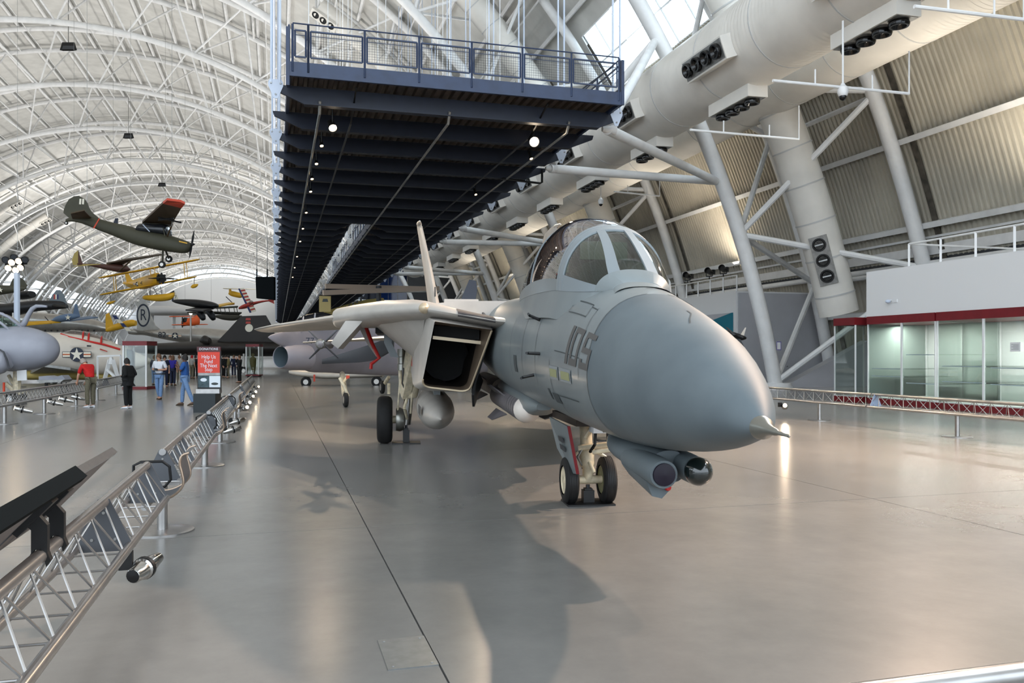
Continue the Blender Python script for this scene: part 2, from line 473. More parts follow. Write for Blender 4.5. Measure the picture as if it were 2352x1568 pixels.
# far end wall with crescent window
ew = MB(); N = 60
zi = lambda x: 42.5 - (x + 25) ** 2 * .00526
low = []
for i in range(N + 1):
    x = -78 + 106 * i / N; zo = math.sqrt(max(RS**2 - (x - XC)**2, 0)) + ZC
    low.append((x, min(max(zi(x), 0), max(zo, 0))))
poly = [(x, YEND - 1, z) for x, z in low]
ew.add([(x, YEND - 1, 0) for x, z in low] + poly, [(i, i+1, N+2+i, N+1+i) for i in range(N)])
wf = ew.build('wall_far', 'white_paint', smooth=False); tag(wf, kind='structure')
cw = thing('window_%d' % (nwin + 1), kind='structure')
for i in range(2, N - 2):
    x1, x2 = low[i][0], low[i+1][0]; z1, z2 = low[i][1], low[i+1][1]
    t1, t2 = [math.sqrt(max(RS**2 - (x - XC)**2, 0)) + ZC for x in (x1, x2)]
    if t1 - z1 < .4 and t2 - z2 < .4: continue
    MB().prism([(x1 + .06, YEND - 1, z1), (x2 - .06, YEND - 1, z2), (x2 - .06, YEND - 1, t2), (x1 + .06, YEND - 1, t1)], (0, .05, 0)).build('pane', 'sky_glass', cw, smooth=False)
    MB().bar((x1, YEND - 1.1, z1), (x1, YEND - 1.1, t1), .18).build('mullion', 'steel_white', cw, smooth=False)

# ================================================================ long supply ducts
def long_duct(name, cx, cz, r, label, boxes, yend=300):
    d = thing(name, label, 'duct', (cx, 0, cz))
    MB().tube([(0, Y0, 0), (0, yend - .3, 0), (0, yend, 0)], [r, r, r * .8], 40).build('duct_pipe', 'duct_white', d)
    ring_me = MB().tube([(0, -.03, 0), (0, .03, 0)], r + .015, 40).mesh('seam_ring')
    y = 2.0; k = 0
    while y < min(150, yend):
        o = link('seam_ring', ring_me, 'duct_seam', d); o.location = (0, y, 0)
        y += 3.85
    fine_me = MB().tube([(0, -.012, 0), (0, .012, 0)], r + .006, 40, cap=False).mesh('spiral_seam')
    y = 6.0
    while y < 50:
        o = link('spiral_seam', fine_me, 'duct_white', d); o.location = (0, y, 0); y += .22
    if boxes:
        def nozzle_box(ang):
            n_ = Vector((math.cos(ang), 0, math.sin(ang))); t_ = Vector((-n_.z, 0, n_.x))
            root = None
            q = [n_ * (r - .12) + t_ * (s_ * .42) + Vector((0, e * 1.45, 0)) for s_, e in ((-1,-1),(1,-1),(1,1),(-1,1))]
            b1 = MB().prism(q, n_ * .52).mesh('nozzle_box', False)
            q2 = [n_ * (r + .40) + t_ * (s_ * .36) + Vector((0, e * 1.40, 0)) for s_, e in ((-1,-1),(1,-1),(1,1),(-1,1))]
            b2 = MB().prism(q2, n_ * .015).mesh('nozzle_plate', False)
            nz = MB().lathe([(0, .27), (.10, .30), (.17, .27), (.17, .21), (.06, .14), (.12, .02)], n_ * (r + .41), n_, 18).mesh('nozzle')
            return b1, b2, nz
        sets = (nozzle_box(R(200)), nozzle_box(R(271)))
        for k in range(14):
            for si, y in ((0, 27.7 + 7.75 * (k - 2)), (1, 20.9 + 7.65 * (k - 1))):
                if y < -6 or y > 105: continue
                b1, b2, nz = sets[si]
                o = link('nozzle_box', b1, 'duct_white', d); o.location = (0, y, 0)
                p = link('nozzle_plate', b2, 'galv', o)
                for q in range(4):
                    z = link('nozzle', nz, 'black_gloss', o); z.location = (0, -1.05 + .7 * q, 0)
    return d
dA = long_duct('supply_duct', 17.2, 13.4, 1.63, 'large white spiral air duct with rows of black round nozzles beside the catwalk', True, 107)
dB = long_duct('supply_duct', 22.7, 14.7, 1.5, 'plain white spiral air duct running behind the nozzle duct', False, 110)

add_risers(dB, range(0, 4))
dC = long_duct('supply_duct', 22.7, 14.7, 1.5, 'white air duct with curved risers low on the far left side of the vault', False)
add_risers(dC, range(1, 9)); dC.location = (2 * XC - 22.7, 0, 14.7); dC.scale = (-1, 1, 1)

# ================================================================ catwalk
CW = thing('catwalk', 'long navy steel catwalk with mesh railings hung from the roof above the jets', 'walkway', (0, 0, 0))
XL, XR, YN, YF, ZB = .36, 10.95, 25.3, 212.0, 10.0
SPLIT = 50.0; GL, GR = 4.45, 5.8
def corrugated(x0, x1, y0, y1, z):
    m = MB(); p = .30; xs = []
    x = x0
    while x < x1 - p:
        xs += [(x, 0), (x + .12, 0), (x + .16, .09), (x + .26, .09)]; x += p
    xs.append((x1, 0)); n = len(xs)
    m.add([(a, y0, z + d) for a, d in xs] + [(a, y1, z + d) for a, d in xs], [(i, i+1, n+i+1, n+i) for i in range(n-1)])
    m.box(x0, x1, y0, y1, z + .12, z + .2)
    return m
corrugated(XL, XR, YN, SPLIT, ZB + .08).build('deck', 'deck_under', CW, smooth=False)
corrugated(XL, GL, SPLIT, YF, ZB + .08).build('deck', 'deck_under', CW, smooth=False)
corrugated(GR, XR, SPLIT, YF, ZB + .08).build('deck', 'deck_under', CW, smooth=False)
def channel(a, b): return MB().bar(a, b, .10, .42, up=(0, 0, 1))
z = ZB + .2
channel((XL, YN, z), (XR, YN, z)).build('fascia_beam', 'navy', CW, smooth=False)
channel((XL, YN, z), (XL, YF, z)).build('fascia_beam', 'navy', CW, smooth=False)
channel((XR, YN, z), (XR, YF, z)).build('fascia_beam', 'navy', CW, smooth=False)
channel((GL, SPLIT, z), (GL, YF, z)).build('fascia_beam', 'navy', CW, smooth=False)
channel((GR, SPLIT, z), (GR, YF, z)).build('fascia_beam', 'navy', CW, smooth=False)
channel((GL, SPLIT, z), (GR, SPLIT, z)).build('fascia_beam', 'navy', CW, smooth=False)
# cross beams with tapered ends
def cross_beam(x0, x1):
    zt, zb = ZB + .05, 9.52; prof = [(x0, zt), (x0 + .05, zt - .16), (x0 + .95, zb), (x1 - .95, zb), (x1 - .05, zt - .16), (x1, zt)]
    m = MB().prism([(x, -.05, zz) for x, zz in prof], (0, .1, 0))
    m.box(x0 + .95, x1 - .95, -.14, .14, zb - .03, zb)
    return m.mesh('cross_beam', False)
cb = cross_beam(-.12, 11.55); SPB = 2.87
BY = [26.45 + SPB * i for i in range(65)]
cbl, cbr = cross_beam(-.12, GL + .1), cross_beam(GR - .1, 11.55)
for y in BY:
    for me in ((cb,) if y < SPLIT else (cbl, cbr)):
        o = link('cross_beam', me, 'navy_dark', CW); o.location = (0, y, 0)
# gusset plates and hanger rods
def gusset(x, y, m='pale_blue_steel'):
    q = [(x - .22, y - .08, 10.12), (x - .17, y - .08, 10.2), (x + .17, y - .08, 10.2), (x + .22, y - .08, 10.12), (x + .22, y - .08, 10.0), (x + .06, y - .08, 9.62), (x - .06, y - .08, 9.62), (x - .22, y - .08, 10.0)]
    g = MB().prism(q, (0, .03, 0)).build('gusset_plate', m, CW, smooth=False)
    for dx, dz in ((-.14, 10.08), (.14, 10.08), (0, 9.74)): MB().lathe([(0, .03), (.03, .028)], (x + dx, y - .08, dz), (0, -1, 0), 8).build('bolt', 'galv', g)
    for dx in (-.13, .13): MB().tube([(x + dx, y - .06, 10.1), (x + dx, y - .06, ZC + math.sqrt(RS**2 - (x - XC)**2) - .6)], .035, 6).build('hanger_rod', m, CW)
for i, y in enumerate(BY[:60]):
    if i % 2 == 0:
        gusset(-.02, y); gusset(11.25, y)
        if y > SPLIT and i % 4 == 0: gusset(5.12, y, 'steel_white')
# end railing with mesh panels
def railing(p0, p1, npan, mesh=True, post_low=.0):
    p0, p1 = Vector(p0), Vector(p1); d = (p1 - p0); L_ = d.length; u = d.normalized(); up = Vector((0, 0, 1))
    MB().tube([p0 + up * 1.12, p1 + up * 1.12], .022, 8).build('handrail', 'navy', CW)
    for i in range(npan + 1):
        p = p0 + d * (i / npan)
        MB().bar(p - up * .3, p + up * 1.1, .045, .05).build('railing_post', 'navy', CW, smooth=False)
        nb = u.cross(up) * .05
    for i in range(npan):
        a, b = p0 + d * (i / npan) + u * .07, p0 + d * ((i + 1) / npan) - u * .07
        f = MB()
        for zz in (.14, .92): f.bar(a + up * zz, b + up * zz, .04, .045)
        f.bar(a + up * .14, a + up * .92, .04); f.bar(b + up * .14, b + up * .92, .04)
        f.bar(a + up * .78, b + up * .78, .018)
        pf = f.build('railing_frame', 'navy', CW, smooth=False)
        if mesh:
            w_ = MB(); n = int((b - a).length / .075)
            for k in range(1, n):
                q = a + (b - a) * (k / n); w_.bar(q + up * .14, q + up * .92, .005)
            for k in range(1, 11): w_.bar(a + up * (.14 + .078 * k - .03), b + up * (.14 + .078 * k - .03), .005)
            wo = w_.build('wire_mesh', 'navy_dark', pf, smooth=False); wo['kind'] = 'stuff'
zr = ZB + .42
railing((XL + .1, YN - .06, zr), (XL + .55, YN - .06, zr), 1, False)
railing((XL + .55, YN - .06, zr), (XR - .1, YN - .06, zr), 6, True)
railing((XL, YN + .1, zr), (XL, YN + 40, zr), 20, False)
railing((XR, YN + .1, zr), (XR, YN + 40, zr), 20, False)
railing((GL, SPLIT, zr), (GL, SPLIT + 40, zr), 20, False)
railing((GR, SPLIT, zr), (GR, SPLIT + 40, zr), 20, False)
MB().box(XL - .09, XL + .01, YN - .07, YN + .01, ZB - .3, zr + 1.0).build('end_post', 'navy', CW, smooth=False)
MB().box(XR - .01, XR + .09, YN - .07, YN + .01, ZB, zr + 1.05).build('end_post', 'navy', CW, smooth=False)
MB().bar((XR - 1.3, YN + .3, zr + .05), (XR - .15, YN + .3, zr + .95), .05).build('railing_brace', 'navy_dark', CW, smooth=False)
# sprinkler pipes, cable trays
for x in (1.3, 5.4, 9.5):
    MB().tube([(x, 26.3, 9.62), (x, 26.55, 9.3), (x, YF, 9.3)], .045, 8).build('sprinkler_pipe', 'galv', CW)
for x in (2.35, 8.5):
    MB().bar((x, YN + .3, 9.92), (x, 27.6, 9.34), .05, .04).build('tray_drop', 'black', CW, smooth=False)
    MB().bar((x, 27.6, 9.34), (x, YF, 9.34), .06, .05).build('cable_tray', 'grey_dark', CW, smooth=False)
# struts from catwalk to the truss columns
for k in range(0, 6):
    yt = YT0 + DT * k; e = arc(RI, 22.8, yt); e2 = arc(RI, 31.2, yt)
    for dy in (-9.2, -2.8):
        MB().tube([(11.3, yt + dy, 9.75), e - Vector((.3, 0, 0))], .19, 12).build('stay_strut', 'steel_white', CW)
        MB().lathe([(0, .09), (.5, .19)], (11.1, yt + dy, 9.75), (1, 0, .03), 10).build('strut_end', 'steel_white', CW)
    for dy in (-9.2, -2.8):
        MB().tube([(11.4, yt + dy, 10.0), e2 - Vector((.3, 0, 0))], .19, 12).build('stay_strut', 'steel_white', CW)
# black conduit loop under the catwalk
MB().tube([(9.3, 34.2, 9.3), (11.0, 34.2, 9.2), (11.1, 34.2, 9.25), (11.1, 34.2, 9.8)], .05, 8).build('conduit', 'black', CW)
# cables above the catwalk
random.seed(3)
for i in range(10):
    x = 1.2 + i * .95 + random.uniform(-.2, .2); y = 30 + (i * 37 % 5) * 2.9
    MB().tube([(x, y, 10.2), (x, y, 30 + random.uniform(0, 3))], .016, 5).build('hanger_cable', 'steel_white', CW)

# spotlights under the catwalk
def can_lamp(loc, target, label, glow, r=.13, power=0, angle=60, color=(1, .78, .55), group=None):
    loc, target = Vector(loc), Vector(target); d = (target - loc).normalized()
    t = thing('spotlight', label, 'spotlight', loc, group=group)
    MB().lathe([(-.34, r * .55), (-.30, r * .75), (-.1, r * .85), (0, r), (.05, r), (.05, r * .86), (.02, r * .8)], (0, 0, 0), d, 16, cap=False).build('lamp_housing', 'black', t)
    MB().lathe([(.02, r * .8), (.03, r * .5), (.035, .005)], (0, 0, 0), d, 16).build('lamp_lens', glow, t)
    MB().bar((0, 0, .1), (0, 0, max(9.75 - loc.z, .15)), .03).build('mount_arm', 'black', t, smooth=False)
    if power: spot_light('catwalk_spot', loc + d * .12, target, power, color, angle, .5, .10)
    return t
can_lamp((8.6, 27.4, 9.15), (8.5, 10.0, 0), 'glaring warm spotlight under the right end of the catwalk', 'lamp_glow', .2, 5000, 48)
can_lamp((1.75, 27.3, 9.1), (3.6, 19, 1), 'glaring warm spotlight under the left end of the catwalk', 'lamp_glow', .15, 3500, 44)
for i_, (x_, y_, pw_) in enumerate(((1.55, 30.2, 1200), (9.3, 30.0, 2500), (1.5, 33.1, 0), (1.45, 36.0, 900), (8.9, 37.4, 1500), (1.5, 38.8, 0), (1.5, 44.6, 900), (1.5, 50.3, 0), (1.5, 56, 900), (1.5, 64.7, 900), (1.5, 73, 0), (1.5, 82, 0))):
    can_lamp((x_, y_, 9.22), (x_ + 1.2, y_ - 6, 0), 'small warm spotlight under the %s of the catwalk, %s from its near end' % ('left edge' if x_ < 5 else 'right half', ['first', 'first', 'second', 'third', 'second', 'fourth', 'fifth', 'sixth', 'seventh', 'eighth', 'ninth', 'tenth'][i_]), 'lamp_glow_small', .075, pw_, 80, group='small catwalk spotlights')

def floor_fill_lamp(loc, target, label, power, angle, color=(1, .74, .56)):  # added out-of-view lamps that warm the floor on the right
    loc, target = Vector(loc), Vector(target); d = (target - loc).normalized()
    t = thing('fill_spotlight', label, 'spotlight', loc)
    MB().lathe([(-.4, .12), (-.35, .17), (-.1, .2), (0, .24), (.06, .24), (.06, .2)], (0, 0, 0), d, 16, cap=False).build('lamp_housing', 'black', t)
    MB().lathe([(.01, .2), (.02, .005)], (0, 0, 0), d, 16).build('lamp_lens', 'lamp_glow_small', t)
    MB().bar((0, 0, .1), (0, 0, .55), .05).build('mount_arm', 'black', t, smooth=False)
    spot_light('fill_spot', loc + d * .15, target, power, color, angle, .7, .2)
floor_fill_lamp((16.4, 9.0, 11.15), (7.0, 8.5, 0), 'added black spotlight, out of view under the nozzle duct above the right barrier', 12000, 78)
floor_fill_lamp((16.4, 17.5, 11.15), (7.5, 15, 0), 'added black spotlight under the nozzle duct beside the fighter', 9000, 78)


# ================================================================ right side: mezzanine girder, white boxes, display cases
g = thing('mezzanine_girder', kind='structure')
for (x, z0, z1, w_) in ((30.0, 6.5, 6.95, .25), (29.7, 7.25, 7.36, .10)):
    MB().bar((x, -12, (z0 + z1) / 2), (x, 300, (z0 + z1) / 2), w_, z1 - z0, up=(0, 0, 1)).build('girder_beam', 'steel_white', g, smooth=False)
MB().tube([(29.6, -12, 6.05), (29.6, 300, 6.05)], .15, 10).build('girder_pipe', 'steel_white', g)
MB().bar((30.2, -12, 6.3), (30.2, 300, 6.3), .25, .2, up=(0, 0, 1)).build('girder_soffit', 'grey_dark', g, smooth=False)
# white box over the display cases
wb = thing('wall_case', kind='structure')
MB().box(20.7, 29.0, 6.0, 25.48, 3.13, 4.77).build('fascia_panel', 'white_paint', wb, smooth=False)
MB().box(23.4, 23.6, 6.0, 25.48, 0, 3.13).build('back_panel', 'case_back', wb, smooth=False)
MB().box(20.75, 23.4, 25.44, 25.48, 0, 3.13).build('end_panel', 'case_back', wb, smooth=False)
def white_rail(y0, y1, x, z0, z1, parent, npost):
    MB().tube([(x, y0, z1), (x, y1, z1)], .035, 8).build('handrail', 'steel_white', parent)
    for i in range(npost + 1):
        y = y0 + (y1 - y0) * i / npost
        MB().bar((x, y, z0), (x, y, z1), .07).build('railing_post', 'steel_white', parent, smooth=False)
white_rail(6.7, 23.59, 20.9, 4.77, 5.56, wb, 12)
MB().tube([(20.9, 23.59, 5.56), (26, 23.59, 5.56)], .035, 8).build('handrail', 'steel_white', wb)
MB().tube([(22.2, 20.0, 4.77), (22.2, 20.0, 5.25), (22.2, 19.9, 5.42), (22.2, 19.7, 5.5), (22.2, 19.2, 5.5)], .03, 8).build('vent_pipe', 'galv', wb)
cd = thing('dome_camera', 'small white security camera on the white wall above the red trim', 'camera', (20.55, 24.2, 3.62))
MB().ball((0, 0, 0), .09, 12, 8, (1, 1, .75)).build('camera_dome', 'pale_blue_steel', cd)
MB().bar((0, 0, .02), (.15, 0, .06), .05).build('mount_arm', 'white_paint', cd, smooth=False)
bl = MB().box(20.66, 20.7, 23.9, 24.05, 3.58, 3.68).build('junction_plate', 'white_paint', wb)
# the glass display cases
def show_case(y0, y1, x0, x1, label, shelves, mull, rt=(2.86, 3.14)):
    c = thing('display_case', label, 'display case', (x0, y0, 0)); L_ = y1 - y0; W = x1 - x0
    MB().box(0, W, 0, L_, 0, .2).build('case_base', 'maroon', c, smooth=False)
    MB().box(-.03, W, 0, L_, rt[0], rt[1]).build('case_cap', 'maroon', c, smooth=False)
    MB().box(.02, W - .02, .02, L_ - .02, .2, .23).build('case_floor', 'white_paint', c, smooth=False)
    ys = [0] + mull + [L_]
    for y in ys:
        MB().box(.0, .05, max(y - .035, 0), min(y + .035, L_), .2, rt[0]).build('mullion', 'steel_white', c, smooth=False)
        MB().box(W - .05, W, max(y - .035, 0), min(y + .035, L_), .2, rt[0]).build('mullion', 'steel_white', c, smooth=False)
    for a, b in zip(ys[:-1], ys[1:]):
        MB().box(.02, .03, a + .036, b - .036, .2, rt[0]).build('pane', 'glass', c, smooth=False)
    MB().box(.05, W - .05, .012, .02, .2, rt[0]).build('pane', 'glass', c, smooth=False)
    MB().box(.05, W - .05, L_ - .02, L_ - .012, .2, rt[0]).build('pane', 'glass', c, smooth=False)
    if L_ > 2: area_light('case_fill_light', (x0 + W / 2, y0 + L_ / 2, rt[0] - .05), (x0 + W / 2 + .2, y0 + L_ / 2, 0), L_ - .3, 40 * L_, (1, 1, .98), .2)  # added fill light that brightens the inside of the case
    for (a, b, z) in shelves:
        MB().box(.15, W - .15, a + .04, b - .04, z, z + .02).build('glass_shelf', 'glass', c, smooth=False)
        MB().box(.14, .16, a + .04, b - .04, z - .004, z + .022).build('shelf_edge', 'pale_blue_steel', c, smooth=False)
    return c
show_case(22.2, 25.43, 20.7, 23.3, 'empty glass display case with maroon trim, left of the two joined cases', [(0, 1.5, 1.75), (0, 1.5, .78), (1.53, 3.2, 1.25), (1.53, 3.2, .98)], [1.53])
show_case(13.0, 22.14, 20.7, 23.3, 'empty glass display case with maroon trim at the right edge of the picture', [(7.3, 9.1, 1.38), (7.3, 9.1, .88), (5.5, 7.2, 1.35), (5.5, 7.2, .85), (3.5, 5.4, 1.4)], [1.8, 3.6, 5.5, 7.3])
show_case(25.9, 27.1, 20.55, 21.9, 'narrow glass display case with maroon cap standing apart at the end', [], [])
nt_ = MB().box(20.66, 20.675, 18.95, 19.3, 1.85, 2.12).build('paper_notice', 'white_paint', smooth=False); tag(nt_, 'small white paper notice taped on the display case glass', 'notice')
pt = MB()
for k in range(5): MB().box(20.655, 20.66, 19.0, 19.25 - (k % 2) * .06, 2.05 - k * .035, 2.058 - k * .035).build('print_line', 'grey_dark', nt_, smooth=False)
# second white box further on
b2 = thing('wall_side', kind='structure')
MB().box(25.0, 31, 41.55, 60, 0, 5.37).build('box_panel', 'white_paint', b2, smooth=False)
MB().box(25.12, 31.0, 41.45, 41.54, 0, 5.28).build('end_panel', 'grey_wall', b2, smooth=False)
white_rail(41.6, 58.0, 25.1, 5.37, 6.27, b2, 11)
dr = MB().box(27.2, 28.4, 41.43, 41.45, 0, 2.7).build('door_1', 'grey_wall', None, smooth=False); tag(dr, kind='structure')
MB().lathe([(0, .03), (.05, .04), (.07, .02)], (28.25, 41.43, 1.1), (0, -1, 0), 8).build('door_handle', 'galv', dr)
for (x, z, s_, m, lab) in ((26.55, 2.6, .15, 'red', 'small red fire alarm box on the grey end wall'), (26.9, 1.55, .10, 'black', 'small black switch plate on the grey end wall')):
    o = MB().box(x - s_ / 2, x + s_ / 2, 41.37, 41.44, z - s_ * .8, z + s_ * .8).build('alarm_box' if m == 'red' else 'switch_plate', m, smooth=False); tag(o, lab, 'wall box')
    MB().box(x - s_ * .25, x + s_ * .25, 41.35, 41.37, z - s_ * .15, z + s_ * .2).build('cover', 'white_paint', o, smooth=False)
bn = MB().box(24.94, 24.98, 41.8, 46.3, 3.0, 4.16).build('banner', 'teal', smooth=False); tag(bn, 'teal and grey banner on the white box behind the fighter', 'banner')
MB().prism([(24.93, 41.9, 4.16), (24.93, 46.3, 4.16), (24.93, 46.3, 3.45)], (.009, 0, 0)).build('grey_field', 'grey_wall', bn, smooth=False)
pg = MB().box(24.6, 30, 33, 39, 0, .12).build('plinth', 'grey_wall', None, smooth=False); tag(pg, kind='structure')
fo = MB().lathe([(0, .75), (.35, .6)], (24.4, 36.5, 0), (0, 0, 1), 16).build('column_footing', 'white_paint'); tag(fo, kind='structure')
rp = MB().prism([(25.0, 36.3, .1), (29.6, 36.3, .1), (29.6, 36.3, 2.5), (25.0, 36.3, .35)], (0, .6, 0)).build('foundation_curb', 'grey_wall'); tag(rp, kind='structure')
ps = MB().box(24.02, 24.28, 36.1, 36.12, 2.0, 2.42).build('column_sign', 'white_paint'); tag(ps, 'small white sign with purple edge on the truss column', 'sign')
for (a, b, c_, d) in ((24.02, 24.05, 2.0, 2.42), (24.25, 24.28, 2.0, 2.42), (24.05, 24.25, 2.39, 2.42), (24.05, 24.25, 2.0, 2.03)):
    MB().box(a, b, 36.095, 36.1, c_, d).build('sign_border', mat('purple', (86, 70, 160), .5) if 'purple' not in MATS else 'purple', ps, smooth=False)
# theatre lamps on the far railing
def theatre_lamp(x, y, z, yaw, label):
    t = thing('theatre_lamp', label, 'stage light', (x, y, z), yaw, group='black lamps on the white railing')
    MB().lathe([(-.3, .10), (-.24, .15), (.0, .17), (.12, .17), (.28, .2), (.28, .17), (.16, .14)], (0, 0, .45), (0, -1, .25), 14).build('lamp_housing', 'black', t)
    y_ = MB(); y_.bar((-.2, 0, .45), (-.2, 0, .18), .03, .06); y_.bar((.2, 0, .45), (.2, 0, .18), .03, .06); y_.bar((-.2, 0, .18), (.2, 0, .18), .03, .06)
    y_.build('lamp_yoke', 'black', t, smooth=False)
    MB().bar((0, 0, 0), (0, 0, .18), .05).build('lamp_clamp', 'black', t, smooth=False)
    MB().box(-.14, .14, .28, .5, .32, .6).build('ballast_box', 'black', t, smooth=False)
for i, (px, py) in enumerate(((1580, 640), (1630, 630), (1662, 624))):
    p = atX(px, py, 25.1)
    theatre_lamp(25.08, p.y, 6.31, R(-60 + i * 4), ['black stage lamp on the white railing, nearest the cockpit', 'black stage lamp on the white railing, middle one of three', 'black stage lamp on the white railing, nearest the truss column'][i])
# thin sprinkler rails with hangers and dome cameras under the ducts
def pipe_rail(px0, py0, px1, py1, y, name_label):
    a, b = atY(px0, py0, y), atY(px1, py1, y)
    t = thing('sprinkler_rail', name_label, 'pipe', a)
    MB().tube([(0, 0, 0), b - a], .045, 8).build('rail_pipe', 'steel_white', t)
    for f in (.3, .72):
        p = (b - a) * f; MB().tube([p, p + Vector((0, 0, .45))], .025, 6).build('hanger_rod', 'steel_white', t)
    p = b - a; MB().tube([p, p + Vector((0, 0, 1.3))], .025, 6).build('hanger_rod', 'steel_white', t)
pipe_rail(1775, 185, 2088, 215, 21.0, 'thin white sprinkler pipe hanging below the ducts beside the dome camera')
pipe_rail(1585, 298, 1835, 320, 27.6, 'thin white sprinkler pipe hanging below the ducts above the truss strut')
pipe_rail(2100, 15, 2352, 45, 15.0, 'thin white sprinkler pipe at the upper right corner of the picture')
pipe_rail(1410, 440, 1515, 450, 45, 'thin white sprinkler pipe behind the strut above the cockpit')
def drop_camera(px, py, y, ptop, label):
    p = atY(px, py, y); ptop = min(ptop, 11.7 - p.z); t = thing('drop_camera', label, 'camera', p)
    MB().lathe([(0, .05), (.06, .13), (.16, .16), (.30, .15), (.34, .09), (.42, .05)], (0, 0, 0), (0, 0, 1), 16).build('camera_housing', 'steel_white', t)
    MB().ball((0, 0, .02), .11, 12, 8).build('camera_dome', 'black_gloss', t)
    MB().tube([(0, 0, .4), (0, 0, ptop)], .03, 8).build('drop_pole', 'steel_white', t)
drop_camera(1936, 224, 21.0, 2.4, 'white dome camera on a drop pole under the nozzle duct')
drop_camera(1380, 470, 45.0, 2.0, 'small white dome camera on a drop pole above the cockpit')

# ================================================================ fighter jet (swing wing, twin tail)
mat('f14_grey', (122, 129, 130), .38, noise=(1.1, .0), c2=(106, 114, 117), coat=.15)
mat('f14_radome', (102, 111, 115), .55, noise=(1.3, .0), c2=(86, 95, 100), spec=.35)
mat('f14_pale', (184, 178, 170), .42, noise=(1.8, .10))
mat('f14_frame', (126, 134, 138), .4)
mat('walkway_grit', (74, 70, 70), .8, noise=(9, .25))
mat('f14_line', (62, 68, 70), .6)
mat('f14_number', (84, 82, 80), .6)
mat('f14_yellow', (142, 144, 104), .5)
glass('canopy_glass', (205, 196, 194), .02, 1.6)
glass('wind_glass', (170, 190, 182), .03, 1.6)
mat('gear_white', (226, 212, 182), .4, noise=(9, .2))
mat('tyre', (24, 23, 23), .75, noise=(20, .2))
mat('wheel_green', (138, 140, 96), .5, noise=(12, .2))
mat('lens_purple', (26, 20, 34), .35, spec=.3)
mat('dome_glass', (10, 22, 22), .03, coat=1.0)
mat('missile_grey', (128, 122, 124), .45, noise=(7, .12))
mat('missile_white', (228, 218, 208), .4)
mat('bare_metal', (142, 141, 134), .32, metal=.8)
mat('intake_lip', (196, 178, 150), .3, metal=.3)
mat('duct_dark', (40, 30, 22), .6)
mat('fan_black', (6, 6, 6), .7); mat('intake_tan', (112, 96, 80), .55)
mat('seat_green', (96, 106, 90), .7); mat('coaming', (40, 48, 44), .8, noise=(8, .3))
F14 = thing('fighter_jet', 'grey twin-tail swing-wing jet fighter with number 105 on its nose', 'aircraft', (2.859, 4.426, 0), R(-8.2))
FT = [  # y, w, zb, zm, zt, e
 (0.0, .03, 1.27, 1.30, 1.335, 2.0), (.10, .11, 1.235, 1.32, 1.435, 2.0), (.3, .215, 1.175, 1.36, 1.585, 2.05), (.6, .325, 1.105, 1.40, 1.755, 2.1), (1.0, .43, 1.045, 1.45, 1.94, 2.12),
 (1.6, .53, .99, 1.52, 2.12, 2.15), (2.2, .60, .965, 1.58, 2.285, 2.15), (2.8, .65, .965, 1.63, 2.43, 2.15), (3.6, .70, .985, 1.67, 2.53, 2.2), (4.5, .74, 1.02, 1.71, 2.58, 2.2),
 (6.0, .78, 1.06, 1.77, 2.63, 2.25), (7.5, .80, 1.12, 1.83, 2.66, 2.3), (9.0, .84, 1.25, 1.95, 2.72, 2.4), (10.5, .9, 1.5, 2.1, 2.74, 2.4), (12.5, .9, 1.75, 2.2, 2.7, 2.4), (15.5, .7, 1.95, 2.25, 2.55, 2.2), (18.0, .35, 2.1, 2.25, 2.42, 2.0)]
def fs_pt(y, th, off=0.0):
    r = interp(FT, y); p = ring_pt(y, *r[:4], th, r[4])
    if off:
        q = ring_pt(y, *r[:4], th + .02, r[4]); q2 = ring_pt(y, *r[:4], th - .02, r[4]); t = (q - q2); n = Vector((t.z, 0, -t.x)).normalized()
        p = p + n * off
    return p
def yrange(a, b, step): n = max(1, round((b - a) / step)); return [a + (b - a) * i / n for i in range(n + 1)]
MB().loft(body(FT, [0, .04, .1, .2, .3, .45, .6, .8, 1.0, 1.3, 1.6, 1.9, 2.2], 48)).build('radome', 'f14_radome', F14, angle=60)
MB().loft(body(FT, yrange(2.2, 18, .3), 48)).build('fuselage', 'f14_grey', F14, angle=60)
# probe
pb = MB().lathe([(0, .075), (.05, .068), (.09, .04), (.16, .026), (.22, .020), (.23, .013), (.37, .011), (.38, .004)], (0, .05, 1.305), (0, -1, -.05), 20).build('nose_probe', 'bare_metal', F14)
# surface strips: panel lines and markings in (station, angle) space
def ribbon(pts, wd, name, m, off=.004, parent=F14, n_sub=8):
    P_ = []
    for (a, b) in zip(pts[:-1], pts[1:]):
        for i in range(n_sub): P_.append((lerp(a[0], b[0], i / n_sub), lerp(a[1], b[1], i / n_sub)))
    P_.append(pts[-1]); V = [fs_pt(y, R(t), off) for y, t in P_]; C_ = [fs_pt(y, R(t), 0) for y, t in P_]
    mb = MB(); L_, R_ = [], []
    for i in range(len(V)):
        d = (V[min(i+1, len(V)-1)] - V[max(i-1, 0)]).normalized(); n = fs_pt(*(P_[i][0], R(P_[i][1])), .1) - C_[i]
        s_ = d.cross(n).normalized() * (wd / 2); L_.append(V[i] + s_); R_.append(V[i] - s_)
    k = len(V); mb.add(L_ + R_, [(i, i+1, k+i+1, k+i) for i in range(k-1)])
    return mb.build(name, m, parent)
def patch(y0, y1, t0, t1, name, m, off=.005, parent=F14, n=6, shear=0.0):
    mb = MB(); vs = []
    for i in range(n + 1):
        for j in range(n + 1):
            t = lerp(t0, t1, j / n); vs.append(fs_pt(lerp(y0, y1, i / n) + shear * (t - t0), R(t), off))
    mb.add(vs, [(i*(n+1)+j, i*(n+1)+j+1, (i+1)*(n+1)+j+1, (i+1)*(n+1)+j) for i in range(n) for j in range(n)])
    return mb.build(name, m, parent)
W_ = .011
